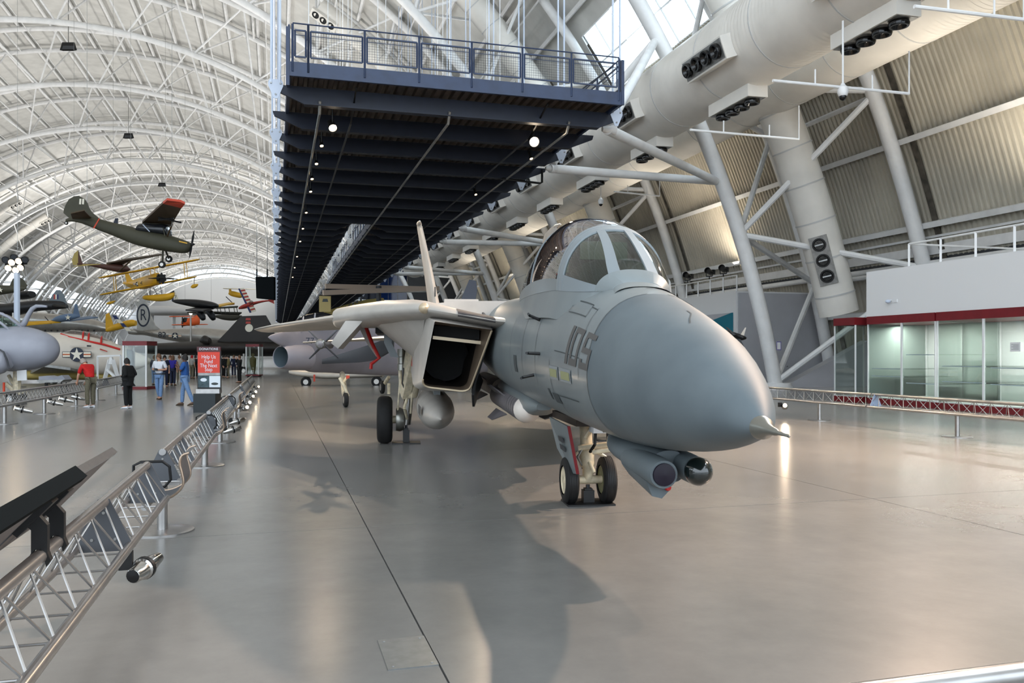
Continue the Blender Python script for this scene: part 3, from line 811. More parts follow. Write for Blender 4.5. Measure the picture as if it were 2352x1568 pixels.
ribbon([(2.2, t) for t in range(95, 275, 8)], W_, 'panel_line', 'f14_line')
ribbon([(2.2, t) for t in range(-80, 86, 8)], W_, 'panel_line', 'f14_line')
ribbon([(2.45, t) for t in range(132, 190, 6)], .008, 'panel_line', 'f14_line')
for pts in ([(2.62, 143), (2.62, 132), (3.2, 132), (3.2, 143), (2.62, 143)], [(2.45, 134), (2.62, 134)], [(2.45, 172), (3.3, 172)],
            [(3.5, 178), (3.5, 205), (2.6, 205)], [(3.55, 131), (3.75, 139), (4.6, 133)], [(4.2, 150), (4.2, 200)], [(5.0, 140), (5.0, 215)], [(3.4, 210), (3.45, 245)], [(1.15, 96), (1.45, 84), (1.55, 84)], [(2.45, 90), (2.5, 60)], [(5.9, 150), (5.9, 200)]):
    ribbon(pts, W_, 'panel_line', 'f14_line')
# number 105 (reads towards the nose): segment strokes, u forward, v up
def digit(y_aft, wdt, strokes, idx):
    lab = {1: 'dark grey painted digit 1', 0: 'dark grey painted digit 0', 5: 'dark grey painted digit 5'}[idx]
    mb = MB(); H0, H1 = 178.0, 152.0
    def q(u, v): return fs_pt(y_aft - u * wdt - .10 * v, R(lerp(H0, H1, v)), .005)
    for (u0, u1, v0, v1) in strokes:
        n = 6; vs = [q(lerp(u0, u1, i / n), lerp(v0, v1, j / n)) for i in range(n + 1) for j in range(n + 1)]
        mb.add(vs, [(i*(n+1)+j, i*(n+1)+j+1, (i+1)*(n+1)+j+1, (i+1)*(n+1)+j) for i in range(n) for j in range(n)])
    return mb.build('painted_digit', 'f14_number', F14, label=lab)
a_ = .24; b_ = .16
digit(2.905, .085, [(0, 1, 0, 1)], 1)
digit(2.77, .25, [(0, 1, 0, b_), (0, 1, 1 - b_, 1), (0, a_, b_, 1 - b_), (1 - a_, 1, b_, 1 - b_)], 0)
digit(2.44, .25, [(0, 1, 1 - b_, 1), (0, a_, .46, 1 - b_), (0, 1, .40, .40 + b_), (1 - a_, 1, b_, .40), (0, 1, 0, b_), (0, a_, b_, .24)], 5)
# formation light strips, decal, warning boxes
for (y0, y1, t0, t1, m) in ((2.72, 3.02, 189, 183, 'f14_yellow'), (3.18, 3.46, 189, 183, 'f14_yellow')):
    patch(y0 - .03, y1 + .03, t0 + 2, t1 - 2, 'formation_light_frame', 'f14_frame', .006); patch(y0, y1, t0, t1, 'formation_light', m, .010)
patch(3.35, 3.60, 214, 204, 'placard', 'f14_line', .005); patch(3.68, 3.75, 212, 201, 'placard', 'f14_line', .005); patch(5.4, 5.6, 195, 180, 'placard', 'f14_line', .005)
patch(3.9, 4.2, 140, 132, 'sun_panel', 'f14_grey', .004)
# little air data probes on the starboard side
for (y, t) in ((4.3, 152), (3.95, 176), (4.35, 193)):
    p = fs_pt(y, R(t)); n = (fs_pt(y, R(t), .1) - p).normalized()
    MB().tube([p, p + n * .13, p + n * .16 + Vector((0, -.10 if t > 150 else .1, 0))], [.018, .016, .014], 8).build('air_probe', 'black', F14)
for dx in (-.05, .01, .07):
    p = Vector((dx + .02, 2.62, 2.385)); MB().box(p.x - .016, p.x + .016, p.y - .008, p.y + .008, p.z - .02, p.z + .012).build('vent_slot', 'black', F14, smooth=False)
# ---- cockpit tub, canopy, windscreen
CT = [(2.70, .24, 2.43), (2.9, .37, 2.60), (3.1, .45, 2.76), (3.35, .51, 2.93), (3.65, .56, 3.08), (4.2, .595, 3.26), (4.8, .605, 3.36), (5.5, .595, 3.34), (6.3, .55, 3.22), (7.1, .47, 3.02), (7.9, .36, 2.80), (8.3, .27, 2.70)]
SILL = [(2.7, 2.40), (3.3, 2.44), (3.8, 2.49), (4.5, 2.52), (6, 2.56), (8.3, 2.62)]
def can_pt(y, th, k=1.0):
    w_, zt = interp(CT, y); zs = interp(SILL, y)[0]; w_ *= k
    c, s_ = math.cos(th), math.sin(th)
    x = w_ * math.copysign(abs(c) ** .85, c); zz = zs - .06 + (zt - zs + .06 - (1 - k) * .5) * (abs(s_) ** .95)
    return Vector((x, y, zz))
def can_th(y, x):
    w_ = interp(CT, y)[0]; return math.degrees(math.acos(math.copysign(min(1, abs(x) / w_) ** (1 / .85), x)))
def can_strip(y0, y1, t0, t1, ny_, nt2, k=1.0, rake=lambda y, th: y):
    vs = [can_pt(rake(lerp(y0, y1, i / ny_), R(lerp(t0, t1, j / nt2))), R(lerp(t0, t1, j / nt2)), k) for i in range(ny_ + 1) for j in range(nt2 + 1)]
    m = nt2 + 1
    return MB().add(vs, [(i*m+j, i*m+j+1, (i+1)*m+j+1, (i+1)*m+j) for i in range(ny_) for j in range(nt2)])
def bow(th): return 3.62 + .10 * (1 - abs(math.sin(th)))
# rear canopy glass and frames
def rk(y, th): return y
canopy = can_strip(3.68, 8.3, 0, 180, 30, 24).build('canopy', 'canopy_glass', F14, label='tinted bubble canopy glass', angle=70)
wgl = can_strip(2.80, 3.62, 0, 180, 8, 24, .99).build('windscreen', 'wind_glass', F14, label='greenish windscreen glass', angle=70)
def can_ribbon(edges, name, m='f14_frame', par=canopy, off=.010):
    "flat frame strip on the canopy surface between two edge curves of (y, angle)"
    A_, B_ = edges; mb = MB(); vs = []
    def pt(y, t, o_): p = can_pt(y, R(t)); c = Vector((0, y, interp(SILL, y)[0] - .1)); return p + (p - c).normalized() * o_
    n = len(A_)
    for E_ in (A_, B_): vs += [pt(y, t, off) for y, t in E_]
    for E_ in (A_, B_): vs += [pt(y, t, -.012) for y, t in E_]
    f = [(i, i+1, n+i+1, n+i) for i in range(n-1)] + [(i, 2*n+i, 2*n+i+1, i+1) for i in range(n-1)] + [(n+i, n+i+1, 3*n+i+1, 3*n+i) for i in range(n-1)]
    mb.add(vs, f); return mb.build(name, m, par, angle=50)
TH = [t for t in range(0, 181, 5)]
can_ribbon(([(3.685, t) for t in TH], [(3.74, t) for t in TH]), 'canopy_bow')
can_ribbon(([(3.56, t) for t in TH], [(3.675, t) for t in TH]), 'windscreen_bow', par=wgl)
can_ribbon(([(5.33, t) for t in TH], [(5.36, t) for t in TH]), 'canopy_bow')
for t0, t1 in ((0, 9), (180, 171)):
    can_ribbon(([(3.74 + .15 * i, t0) for i in range(31)], [(3.74 + .15 * i, t1) for i in range(31)]), 'canopy_sill', 'f14_grey')
    can_ribbon(([(2.86 + .07 * i, t0) for i in range(11)], [(2.86 + .07 * i, t1 + (5 if t1 < 90 else -5)) for i in range(11)]), 'windscreen_sill', 'f14_frame', par=wgl)
def post(sg):
    ks = spline([(2.80, .185), (2.95, .18), (3.12, .165), (3.35, .15), (3.62, .14)], 14); A_, B_ = [], []
    for y, x in ks:
        w_ = lerp(.055, .04, (y - 2.8) / .8); A_.append((y, can_th(y, sg * (x - w_)))); B_.append((y, can_th(y, sg * (x + w_))))
    return can_ribbon((A_, B_), 'windscreen_post', par=wgl)
post(1); post(-1)
can_ribbon(([(2.70, t) for t in TH], [(2.845 + .04 * (abs(90 - t) / 90) ** 2, t) for t in TH]), 'windscreen_base', 'f14_grey', par=wgl)
for sg, t0 in ((1, 0), (-1, 180)):
    ys = yrange(2.72, 8.3, .15); A_ = [can_pt(y, R(t0)) + Vector((sg * .004, 0, .01)) for y in ys]; B_ = [p + Vector((sg * lerp(.03, .07, min(1, (y - 2.72) / .6)), 0, -.30)) for p, y in zip(A_, ys)]
    k = len(ys); MB().add(A_ + B_, [(i, i+1, k+i+1, k+i) for i in range(k-1)]).build('canopy_skirt', 'f14_grey', F14, angle=60)
ys = [t for t in range(0, 181, 6)]; A_ = [can_pt(2.705, R(t)) for t in ys]; B_ = [Vector((p.x * 1.15, 2.52, p.z - .06)) for p in A_]
MB().add(A_ + B_, [(i, i+1, len(ys)+i+1, len(ys)+i) for i in range(len(ys)-1)]).build('windscreen_skirt', 'f14_grey', F14, angle=60)
# cockpit interior: tub, coaming, two seats, head-up display
MB().loft(body([(3.15, .25, 2.1, 2.3, 2.52), (3.4, .42, 2.1, 2.4, 2.72), (3.85, .46, 2.1, 2.42, 2.74)], [3.15, 3.25, 3.4, 3.6, 3.85], 20, e=2.8)).build('instrument_coaming', 'coaming', F14)
MB().box(-.10, .10, 3.42, 3.5, 2.6, 2.9).build('head_up_display', 'seat_green', F14, smooth=False)
for y in (4.55, 6.05):
    s_ = MB(); s_.box(-.24, .24, y, y + .18, 2.0, 3.02); s_.box(-.22, .22, y - .45, y, 2.2, 2.34)
    s_.box(-.17, .17, y + .02, y + .2, 2.95, 3.14); s_.build('ejection_seat', 'black', F14, smooth=False)
    MB().box(-.15, .15, y - .03, y, 2.85, 3.06).build('headrest', 'seat_green', F14, smooth=False)
MB().box(-.40, .40, 5.1, 5.5, 2.2, 2.66).build('rear_coaming', 'black', F14, smooth=False)
# ---- intakes / nacelles (mirrored pair)
def nacelle(sx):
    P = lambda l, y, z: Vector((sx * l, y, z))
    def rr(c, nseg=5, rad=(.02, .02, .15, .15)):   # rounded rectangle through four corners (tl, tr, br, bl)
        out = []
        for i in range(4):
            p, a, b = c[i], c[i-1], c[(i+1) % 4]; r = rad[i]
            p0 = p + (a - p).normalized() * min(r, (a-p).length * .45); p1 = p + (b - p).normalized() * min(r, (b-p).length * .45)
            for k in range(nseg + 1):
                t = k / nseg; out.append(p0.lerp(p, t).lerp(p.lerp(p1, t), t))
        return out
    lip = rr([P(-1.70, 7.30, 2.24), P(-.86, 7.30, 2.12), P(-1.13, 8.15, 1.17), P(-1.87, 8.15, 1.26)])
    lipo = rr([P(-1.72, 7.42, 2.26), P(-.84, 7.42, 2.14), P(-1.11, 8.25, 1.15), P(-1.89, 8.25, 1.24)])
    n = len(lip)
    def circ(y, cx, cz, rx, rz):
        out = []
        for i in range(n):
            t = R(135) - 2 * math.pi * (i + .5) / n; out.append(P(cx - rx * math.cos(t + math.pi) * 1.0 if False else cx + rx * math.cos(t), y, cz + rz * math.sin(t)))
        return out
    s1 = rr([P(-1.85, 8.9, 2.45), P(-.80, 8.9, 2.4), P(-1.0, 9.2, 1.12), P(-1.95, 9.2, 1.16)])
    s2 = rr([P(-1.98, 10.4, 2.55), P(-.80, 10.4, 2.5), P(-.92, 10.4, 1.12), P(-1.98, 10.4, 1.14)])
    outer = [lip, lipo, s1, s2, circ(12.6, -1.43, 1.86, .66, .72), circ(15, -1.43, 1.9, .62, .64), circ(17, -1.43, 1.95, .52, .52), circ(18.0, -1.43, 1.95, .40, .40)]
    nac = MB().loft(outer, cap=False).build('nacelle', 'f14_pale', F14, angle=50)
    mid = rr([P(-1.71, 8.2, 2.22), P(-.96, 8.2, 2.14), P(-1.13, 8.7, 1.22), P(-1.85, 8.7, 1.28)])
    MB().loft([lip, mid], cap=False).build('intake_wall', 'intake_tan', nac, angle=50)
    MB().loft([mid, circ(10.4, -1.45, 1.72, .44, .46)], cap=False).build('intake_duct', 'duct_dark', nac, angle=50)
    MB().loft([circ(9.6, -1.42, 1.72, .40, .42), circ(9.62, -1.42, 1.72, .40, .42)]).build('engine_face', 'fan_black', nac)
    # inner ramp edge, ramp hinge
    MB().bar(P(-1.70, 8.0, 2.02), P(-.96, 8.0, 1.94), .03, .05).build('ramp_edge', 'intake_lip', nac, smooth=False)
    MB().tube([p for p in lip[n*2//4 - 1: n]] , .016, 6).build('lip_edge', 'intake_lip', nac)
    MB().box(*sorted((sx * -1.68, sx * -.98)), 8.02, 8.25, 1.99, 2.2).build('ramp_cavity', 'fan_black', nac, smooth=False)
    # splitter gap wall between fuselage and intake
    MB().prism([P(-.84, 7.5, 2.2), P(-.84, 9.2, 2.5), P(-.98, 9.2, 1.15), P(-1.08, 8.3, 1.15)], (sx * .03, 0, 0)).build('splitter_plate', 'grey_dark', nac, smooth=False)
    MB().loft([circ(18.0, -1.43, 1.95, .40, .40), circ(18.5, -1.43, 1.95, .36, .36), circ(18.3, -1.43, 1.95, .28, .28)], cap=True).build('exhaust_nozzle', 'grey_dark', nac)
    return nac
nacelle(1); nacelle(-1)
# ---- glove, wings, tail
GLV = [(.55, 6.75, 9.5, 2.20, .27), (.82, 7.0, 9.2, 2.235, .28), (1.3, 7.3, 8.8, 2.335, .34), (1.80, 7.55, 8.0, 2.43, .45), (2.0, 7.9, 7.6, 2.45, .50), (2.5, 8.9, 6.4, 2.465, .53), (3.05, 10.1, 4.9, 2.46, .49), (3.42, 10.95, 3.6, 2.45, .43), (3.47, 11.1, 3.2, 2.45, .36)]
def glove(sx):
    S = [((-sx * l, yl, zz), ch, th * .98, (0, 1, .004), (0, 0, 1)) for (l, yl, ch, zz, th) in GLV]
    return MB().loft(wing(S, 18)).build('wing_glove', 'f14_pale', F14, angle=60)
def glove_pt(l, u, up, off=.006):
    yl, ch, zz, th = interp(GLV, l); h = th * .98 * 5 * (.2969*math.sqrt(u) - .126*u - .3516*u*u + .2843*u**3 - .1015*u**4)
    return Vector((-l, yl + u * ch - off, zz + .004 * u * ch + (h + off if up else -(h * .8 + off))))
def swing_wing(sx):
    S = []
    for (l, yl, ch, zz, th) in ((-3.25, 10.75, 3.6, 2.455, .30), (-3.46, 11.02, 3.5, 2.45, .30), (-3.55, 11.2, 3.4, 2.45, .25), (-4.2, 12.4, 2.8, 2.42, .21), (-4.95, 13.7, 2.2, 2.385, .15), (-5.4, 14.6, 1.6, 2.355, .09), (-5.55, 15.0, 1.0, 2.345, .04)):
        S.append(((sx * l, yl, zz), ch, th * .75, (-sx * .0, 1, -.035), (0, 0, 1)))
    return MB().loft(wing(S, 12)).build('outer_wing', 'f14_pale', F14, angle=60)
gl1 = glove(1); gl2 = glove(-1); swing_wing(1); swing_wing(-1)
deck = [(9.0, 1.9, 2.3, 2.45, 2.66), (11, 2.1, 2.2, 2.45, 2.70), (13, 2.1, 2.15, 2.4, 2.66), (15.5, 2.0, 2.15, 2.35, 2.52), (17.5, 1.2, 2.2, 2.3, 2.36)]
MB().loft(body(deck, yrange(9, 17.5, .5), 28, e=3.2)).build('rear_deck', 'f14_pale', F14, angle=60)
MB().box(-1.37, -.72, 10.9, 10.96, 2.62, 2.81).build('spoiler', 'f14_pale', F14, smooth=False)
def grit():
    mb = MB(); us = [(1, .012), (1, .006), (1, .002), (0, .0), (0, .002)]; us = [(1, .05), (1, .03), (1, .015), (1, .006), (1, .002), (0, .0008), (0, .004)]
    vs = [glove_pt(lerp(1.36, .84, i / 8), u, up) for i in range(9) for (up, u) in us]; k = len(us)
    mb.add(vs, [(i*k+j, i*k+j+1, (i+1)*k+j+1, (i+1)*k+j) for i in range(8) for j in range(k-1)])
    mb.build('walkway_patch', 'walkway_grit', F14, label='worn dark anti-slip patch on wing root')
grit()
MB().ball((-1.84, 7.66, 2.45), .085, 12, 8, (1, 1.6, 1)).build('navigation_light', 'intake_lip', F14)
def fin(sx):
    c = (sx * .09, 0, 1)
    S = [((sx * 1.40, 12.4, 2.5), 4.4, .26, (0, 1, 0), (1, 0, -.05*sx)), ((sx * 1.55, 14.0, 3.8), 3.3, .17, (0, 1, 0), (1, 0, 0)), ((sx * 1.70, 15.6, 4.92), 2.1, .13, (0, 1, 0), (1, 0, 0)), ((sx * 1.73, 15.9, 5.06), 1.7, .10, (0, 1, 0), (1, 0, 0))]
    f_ = MB().loft(wing(S, 10)).build('tail_fin', 'f14_pale', F14)
    MB().tube([(sx * 1.73, 15.3, 4.98), (sx * 1.73, 15.9, 5.0)], [.02, .07], 8).build('fin_cap', 'f14_pale', f_)
    T = [((sx * 1.9, 15.2, 2.2), 3.2, .16, (0, 1, 0), (0, 0, 1)), ((sx * 3.4, 17.2, 2.15), 2.0, .09, (0, 1, 0), (0, 0, 1)), ((sx * 4.9, 18.9, 2.1), .9, .05, (0, 1, 0), (0, 0, 1))]
    MB().loft(wing(T, 8)).build('tailplane', 'f14_pale', F14)
    MB().box(sx * 1.46 - .012, sx * 1.46 + .012, 12.9, 13.0, 3.0, 3.2).build('fin_marking', 'black', f_, smooth=False)
fin(-1); fin(1)
vf = MB().prism([(-1.45, 13.2, 1.3), (-1.45, 15.8, 1.3), (-1.45, 15.6, .9), (-1.45, 14.2, .85)], (.05, 0, 0)).build('ventral_fin', 'f14_pale', F14, smooth=False)
# ---- landing gear
def tyre(c, r, w_, m_hub, par, ax=(1, 0, 0), hubside=-1):
    pr = [(-w_/2, r*.62), (-w_/2, r*.80), (-w_*.42, r*.93), (-w_*.25, r*.99), (0, r), (w_*.25, r*.99), (w_*.42, r*.93), (w_/2, r*.80), (w_/2, r*.62)]
    t = MB().lathe(pr, c, ax, 32, cap=False).build('tyre', 'tyre', par)
    MB().lathe([(-w_*.38, r*.62), (-w_*.45, r*.56), (-w_*.22, r*.40), (-w_*.30, r*.2), (-w_*.42, r*.14), (w_*.42, r*.14), (w_*.30, r*.2), (w_*.22, r*.40), (w_*.45, r*.56), (w_*.38, r*.62)], c, ax, 24).build('wheel_hub', m_hub, t)
    for k in range(-2, 3):
        if w_ < .3: MB().lathe([(k*w_*.13 - .004, r*1.0), (k*w_*.13 + .004, r*1.0)], c, ax, 32, cap=False).build('tread_groove', 'black', t)
    return t
ng = (0, 4.78)
tyre((-.225, 4.78, .278), .278, .155, 'gear_white', F14); tyre((.225, 4.78, .278), .278, .155, 'wheel_green', F14)
MB().tube([(-.26, 4.78, .278), (.26, 4.78, .278)], .05, 10).build('axle', 'gear_white', F14)
MB().tube([(0, 4.78, .278), (0, 4.78, .42), (0, 4.80, .44), (0, 4.86, .68)], [.06, .065, .09, .09], 12).build('nose_strut', 'gear_white', F14)
MB().tube([(0, 4.80, .40), (0, 4.84, .55)], .07, 12).build('strut_piston', 'chrome', F14)
MB().tube([(0, 4.86, .66), (0, 4.95, 1.15)], .075, 10).build('strut_cylinder', 'gear_white', F14)
MB().tube([(-.13, 4.72, .66), (.22, 4.66, .70)], .035, 8).build('steering_bar', 'gear_white', F14)
MB().tube([(.02, 4.62, .62), (.26, 4.5, .66)], .028, 8).build('launch_bar', 'gear_white', F14)
for (a, b) in (((-.12, 4.80, .6), (-.24, 4.76, .50)), ((.12, 4.8, .6), (.24, 4.76, .52)), ((0, 4.7, .5), (.04, 4.62, .38)), ((-.05, 4.70, .78), (.06, 4.68, .98)), ((.2, 4.6, .7), (.21, 4.6, .80))):
    MB().tube([a, b], .022, 8).build('gear_link', 'gear_white', F14)
MB().tube([(0, 4.66, .62), (.03, 4.55, .72), (.05, 4.6, .86)], .02, 6).build('hydraulic_hose', 'black', F14)
MB().tube([(-.08, 4.76, .45), (-.14, 4.7, .56), (-.08, 4.7, .66)], .014, 6).build('hydraulic_hose', 'galv', F14)
lb = MB().box(-.02, .30, 4.40, 4.62, .86, 1.0).build('approach_light_box', 'white_paint', F14, smooth=False)
for k, zz in enumerate((.885, .93, .975)): MB().lathe([(0, .018), (.01, .016)], (.10, 4.40, zz), (0, -1, 0), 10).build('approach_light', 'red' if k else 'black', lb)
MB().lathe([(0, .06), (.12, .06)], (.26, 4.45, .80), (0, 0, 1), 12).build('landing_light', 'white_paint', F14)
dq = [(-.36, 5.35, .98), (-.34, 4.35, .95), (-.22, 4.42, .40), (-.24, 4.62, .38), (-.31, 5.1, .62)]
dr_ = MB().prism(dq, (.025, 0, 0)).build('nose_gear_door', 'f14_grey', F14, smooth=False)
MB().prism([(-.338, 4.335, .95), (-.336, 4.36, .95), (-.218, 4.43, .40), (-.22, 4.405, .40)], (.035, 0, 0)).build('door_edge', 'maroon', dr_, smooth=False)
for k in range(2): MB().prism([(-.342 + k*.02, 4.85, .80 - k*.1), (-.338 + k*.02, 4.6, .79 - k*.1), (-.326 + k*.02, 4.6, .73 - k*.1), (-.33 + k*.02, 4.85, .74 - k*.1)], (-.006, 0, 0)).build('placard', 'grey_dark', dr_, smooth=False)
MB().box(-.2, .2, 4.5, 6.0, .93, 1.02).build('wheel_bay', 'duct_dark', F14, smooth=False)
def main_gear(sx):
    tyre((sx * 2.50, 11.8, .47), .47, .30, 'gear_white', F14)
    MB().tube([(sx * 2.6, 11.8, .47), (sx * 2.05, 11.8, .47)], .075, 10).build('axle', 'gear_white', F14)
    MB().lathe([(0, .22), (.08, .24), (.16, .2)], (sx * 2.28, 11.8, .47), (sx * -1, 0, 0), 16).build('brake_pack', 'bare_metal', F14)
    MB().tube([(sx * 2.08, 11.8, .38), (sx * 2.02, 11.7, 1.02)], .095, 12).build('main_strut_piston', 'chrome', F14)
    MB().tube([(sx * 2.03, 11.7, .95), (sx * 1.92, 11.55, 1.6), (sx * 1.85, 11.4, 2.25)], [.17, .21, .18], 14).build('main_strut', 'gear_white', F14)
    MB().tube([(sx * 2.04, 11.65, 1.1), (sx * 1.80, 10.7, 2.2)], [.09, .12], 12).build('drag_brace', 'gear_white', F14)
    MB().bar((sx * 2.10, 11.60, .92), (sx * 1.86, 10.9, 2.05), .15, .12).build('brace_beam', 'gear_white', F14, smooth=False)
    for (a, b, r) in (((2.04, 11.62, .98), (2.12, 11.45, .72), .03), ((2.12, 11.45, .72), (2.06, 11.72, .48), .03), ((2.18, 11.7, 1.0), (2.22, 11.7, 1.85), .035), ((2.25, 11.7, .6), (2.2, 11.7, 1.3), .018), ((2.0, 11.6, .6), (1.95, 11.5, 1.2), .018)):
        MB().tube([(sx * a[0], a[1], a[2]), (sx * b[0], b[1], b[2])], r, 8).build('gear_link', 'gear_white', F14)
    MB().lathe([(0, .085), (.12, .085), (.13, .07), (.26, .07), (.27, .085), (.42, .085)], (sx * 2.17, 11.68, 1.45), (0, 0, 1), 14).build('gear_actuator', 'bare_metal', F14)
    MB().tube([(sx * 2.13, 11.5, 1.5), (sx * 2.16, 11.45, 1.2), (sx * 2.08, 11.5, 1.0)], .015, 6).build('hydraulic_hose', 'black', F14)
    MB().prism([(sx * 1.86, 10.6, 2.1), (sx * 1.90, 10.9, 2.05), (sx * 1.96, 11.1, 1.55), (sx * 1.93, 10.9, 1.5)], (sx * .03, 0, 0)).build('inner_door', 'red', F14, smooth=False)
    q = [(sx * 2.32, 11.0, 2.3), (sx * 2.50, 11.0, 2.18), (sx * 2.50, 11.0, 1.98), (sx * 2.38, 11.0, 1.72), (sx * 2.22, 11.0, 1.70), (sx * 2.36, 11.0, 1.98), (sx * 2.34, 11.0, 2.12)]
    d1 = MB().prism(q, (0, .10, 0)).build('gear_door', 'f14_grey', F14, smooth=False)
    q = [(sx * 3.45, 11.6, 2.32), (sx * 3.25, 11.6, 1.85), (sx * 3.0, 11.6, 1.4), (sx * 3.28, 11.6, 1.22), (sx * 3.22, 11.6, 1.08), (sx * 3.34, 11.6, 1.1), (sx * 3.36, 11.6, 1.28), (sx * 3.08, 11.6, 1.44), (sx * 3.32, 11.6, 1.85), (sx * 3.55, 11.6, 2.3)]
    pts = [(sx * 2.85, 11.4, 2.28), (sx * 2.74, 11.4, 1.98), (sx * 2.60, 11.4, 1.69), (sx * 2.75, 11.4, 1.58), (sx * 2.76, 11.4, 1.48)]
    MB().tube(pts, .035, 8).build('red_strut', 'red', F14)
    MB().prism([(sx * 3.0, 11.45, 2.3), (sx * 2.82, 11.45, 2.3), (sx * 2.70, 11.45, 1.98), (sx * 2.60, 11.45, 1.75), (sx * 2.66, 11.45, 1.72), (sx * 2.84, 11.45, 1.98)], (0, .05, 0)).build('outer_gear_door', 'f14_pale', F14, smooth=False)
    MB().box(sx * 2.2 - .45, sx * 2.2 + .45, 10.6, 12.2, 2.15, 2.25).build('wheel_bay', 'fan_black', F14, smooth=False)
main_gear(-1); main_gear(1)
# nacelle side fairing ahead of the main gear
for sx in (-1, 1):
    MB().loft([[(sx*1.80, 8.2, 2.40), (sx*2.2, 8.9, 2.36), (sx*1.85, 8.6, 2.05)], [(sx*1.85, 9.6, 2.45), (sx*2.55, 9.9, 2.30), (sx*1.95, 9.9, 1.72)], [(sx*1.85, 10.6, 2.45), (sx*2.65, 10.6, 2.28), (sx*1.95, 10.6, 1.70)]]).build('gear_fairing', 'f14_pale', F14, angle=25)
# ---- chin sensor pod
cp = MB().loft(body([(1.75, .17, .70, .84, .97), (2.2, .24, .72, .86, 1.0), (2.8, .24, .78, .88, 1.0), (3.3, .12, .86, .92, .98)], yrange(1.75, 3.3, .12), 24, x0=-.02)).build('chin_pod', 'f14_radome', F14)
def barrel(x, z, r, y0, y1, name):
    return MB().lathe([(0, r * .93), (.03, r), (.25, r * 1.02), (y1 - y0 - .3, r * 1.0), (y1 - y0, r * .5)], (x, y0, z), (0, 1, .03), 28).build(name, 'f14_radome', cp)
barrel(-.155, .815, .118, 1.46, 2.6, 'television_barrel'); barrel(.125, .835, .112, 1.52, 2.6, 'infrared_barrel')
MB().lathe([(0, .092), (.02, .088), (.03, .01)], (-.155, 1.462, .815), (0, -1, 0), 24).build('television_lens', 'lens_purple', cp)
MB().ball((.125, 1.455, .835), .113, 24, 16).build('infrared_dome', 'dome_glass', cp)
MB().loft([[(-.25, 1.62, .74), (-.06, 1.62, .74), (-.06, 1.62, .66), (-.12, 1.62, .60), (-.2, 1.62, .62)], [(-.27, 2.3, .80), (-.04, 2.3, .80), (-.04, 2.3, .74), (-.1, 2.3, .7), (-.2, 2.3, .70)]]).build('antenna_fairing', 'f14_radome', cp)
MB().lathe([(0, .028), (.02, .02)], (-.075, 1.60, .69), (0, -1, 0), 12).build('red_beacon', 'red', cp)
# ---- drop tanks
for sx in (-1, 1):
    tk = MB().lathe([(0, .01), (.12, .06), (.4, .15), (.9, .25), (1.5, .32), (2.1, .345), (3.4, .345), (4.2, .28), (5.0, .12), (5.2, .02)], (sx * 1.54, 8.75, .70), (0, 1, .015), 28).build('drop_tank', 'f14_pale', F14)
    MB().box(sx * 1.54 - .06, sx * 1.54 + .06, 10.2, 11.8, 1.0, 1.2).build('tank_pylon', 'f14_grey', tk, smooth=False)
    MB().prism([(sx * 1.54 - .30, 9.75, .84), (sx * 1.54 - .335, 10.0, .88), (sx * 1.54 - .335, 10.0, .72), (sx * 1.54 - .31, 9.78, .68)], (-.004, 0, 0)).build('tank_marking', 'f14_number', tk, smooth=False)
# ---- missiles under the fuselage with their pallets
def missile(x, z, y0, par=F14):
    m_ = MB().lathe([(0, .01), (.03, .07), (.10, .13), (.2, .172), (.32, .19)], (x, y0, z), (0, 1, .02), 24, cap=False).build('missile_nose', 'missile_white', par)
    b = MB().lathe([(.32, .19), (.33, .19), (3.4, .19), (3.7, .15)], (x, y0, z), (0, 1, .02), 24).build('missile_body', 'missile_grey', par)
    for k in range(4): MB().lathe([(.42 + .22 * k, .1925), (.45 + .22 * k, .1925)], (x, y0, z), (0, 1, .02), 24, cap=False).build('missile_band', 'f14_line', b)
    for a in (45, 135, 225, 315):
        c, s_ = math.cos(R(a)), math.sin(R(a))
        q = [(x + c*.19, y0 + 1.5, z + s_*.19), (x + c*.40, y0 + 2.3, z + s_*.40), (x + c*.40, y0 + 2.9, z + s_*.40), (x + c*.19, y0 + 2.9, z + s_*.19)]
        MB().prism(q, (-s_*.02, 0, c*.02)).build('missile_fin', 'missile_grey', b, smooth=False)
    return b
for sx in (-1, 1):
    missile(sx * .44, .98, 6.35)
    pal = [(5.95, .10, 1.02, 1.06, 1.12), (6.2, .2, .93, 1.06, 1.22), (6.7, .24, .98, 1.12, 1.3), (9.3, .22, 1.12, 1.2, 1.34)]
    MB().loft(body(pal, yrange(5.95, 9.3, .3), 16, x0=sx * .32, e=2.6)).build('missile_pallet', 'f14_grey', F14)
missile(-.36, 1.12, 9.9); missile(.36, 1.12, 9.9)
# ventral fin like dark strake beside the intake
MB().prism([(-.98, 8.6, 1.5), (-1.05, 8.6, 1.1), (-.95, 9.6, .85), (-.80, 9.6, 1.3)], (.04, 0, 0)).build('pylon_fairing', 'grey_dark', F14, smooth=False)
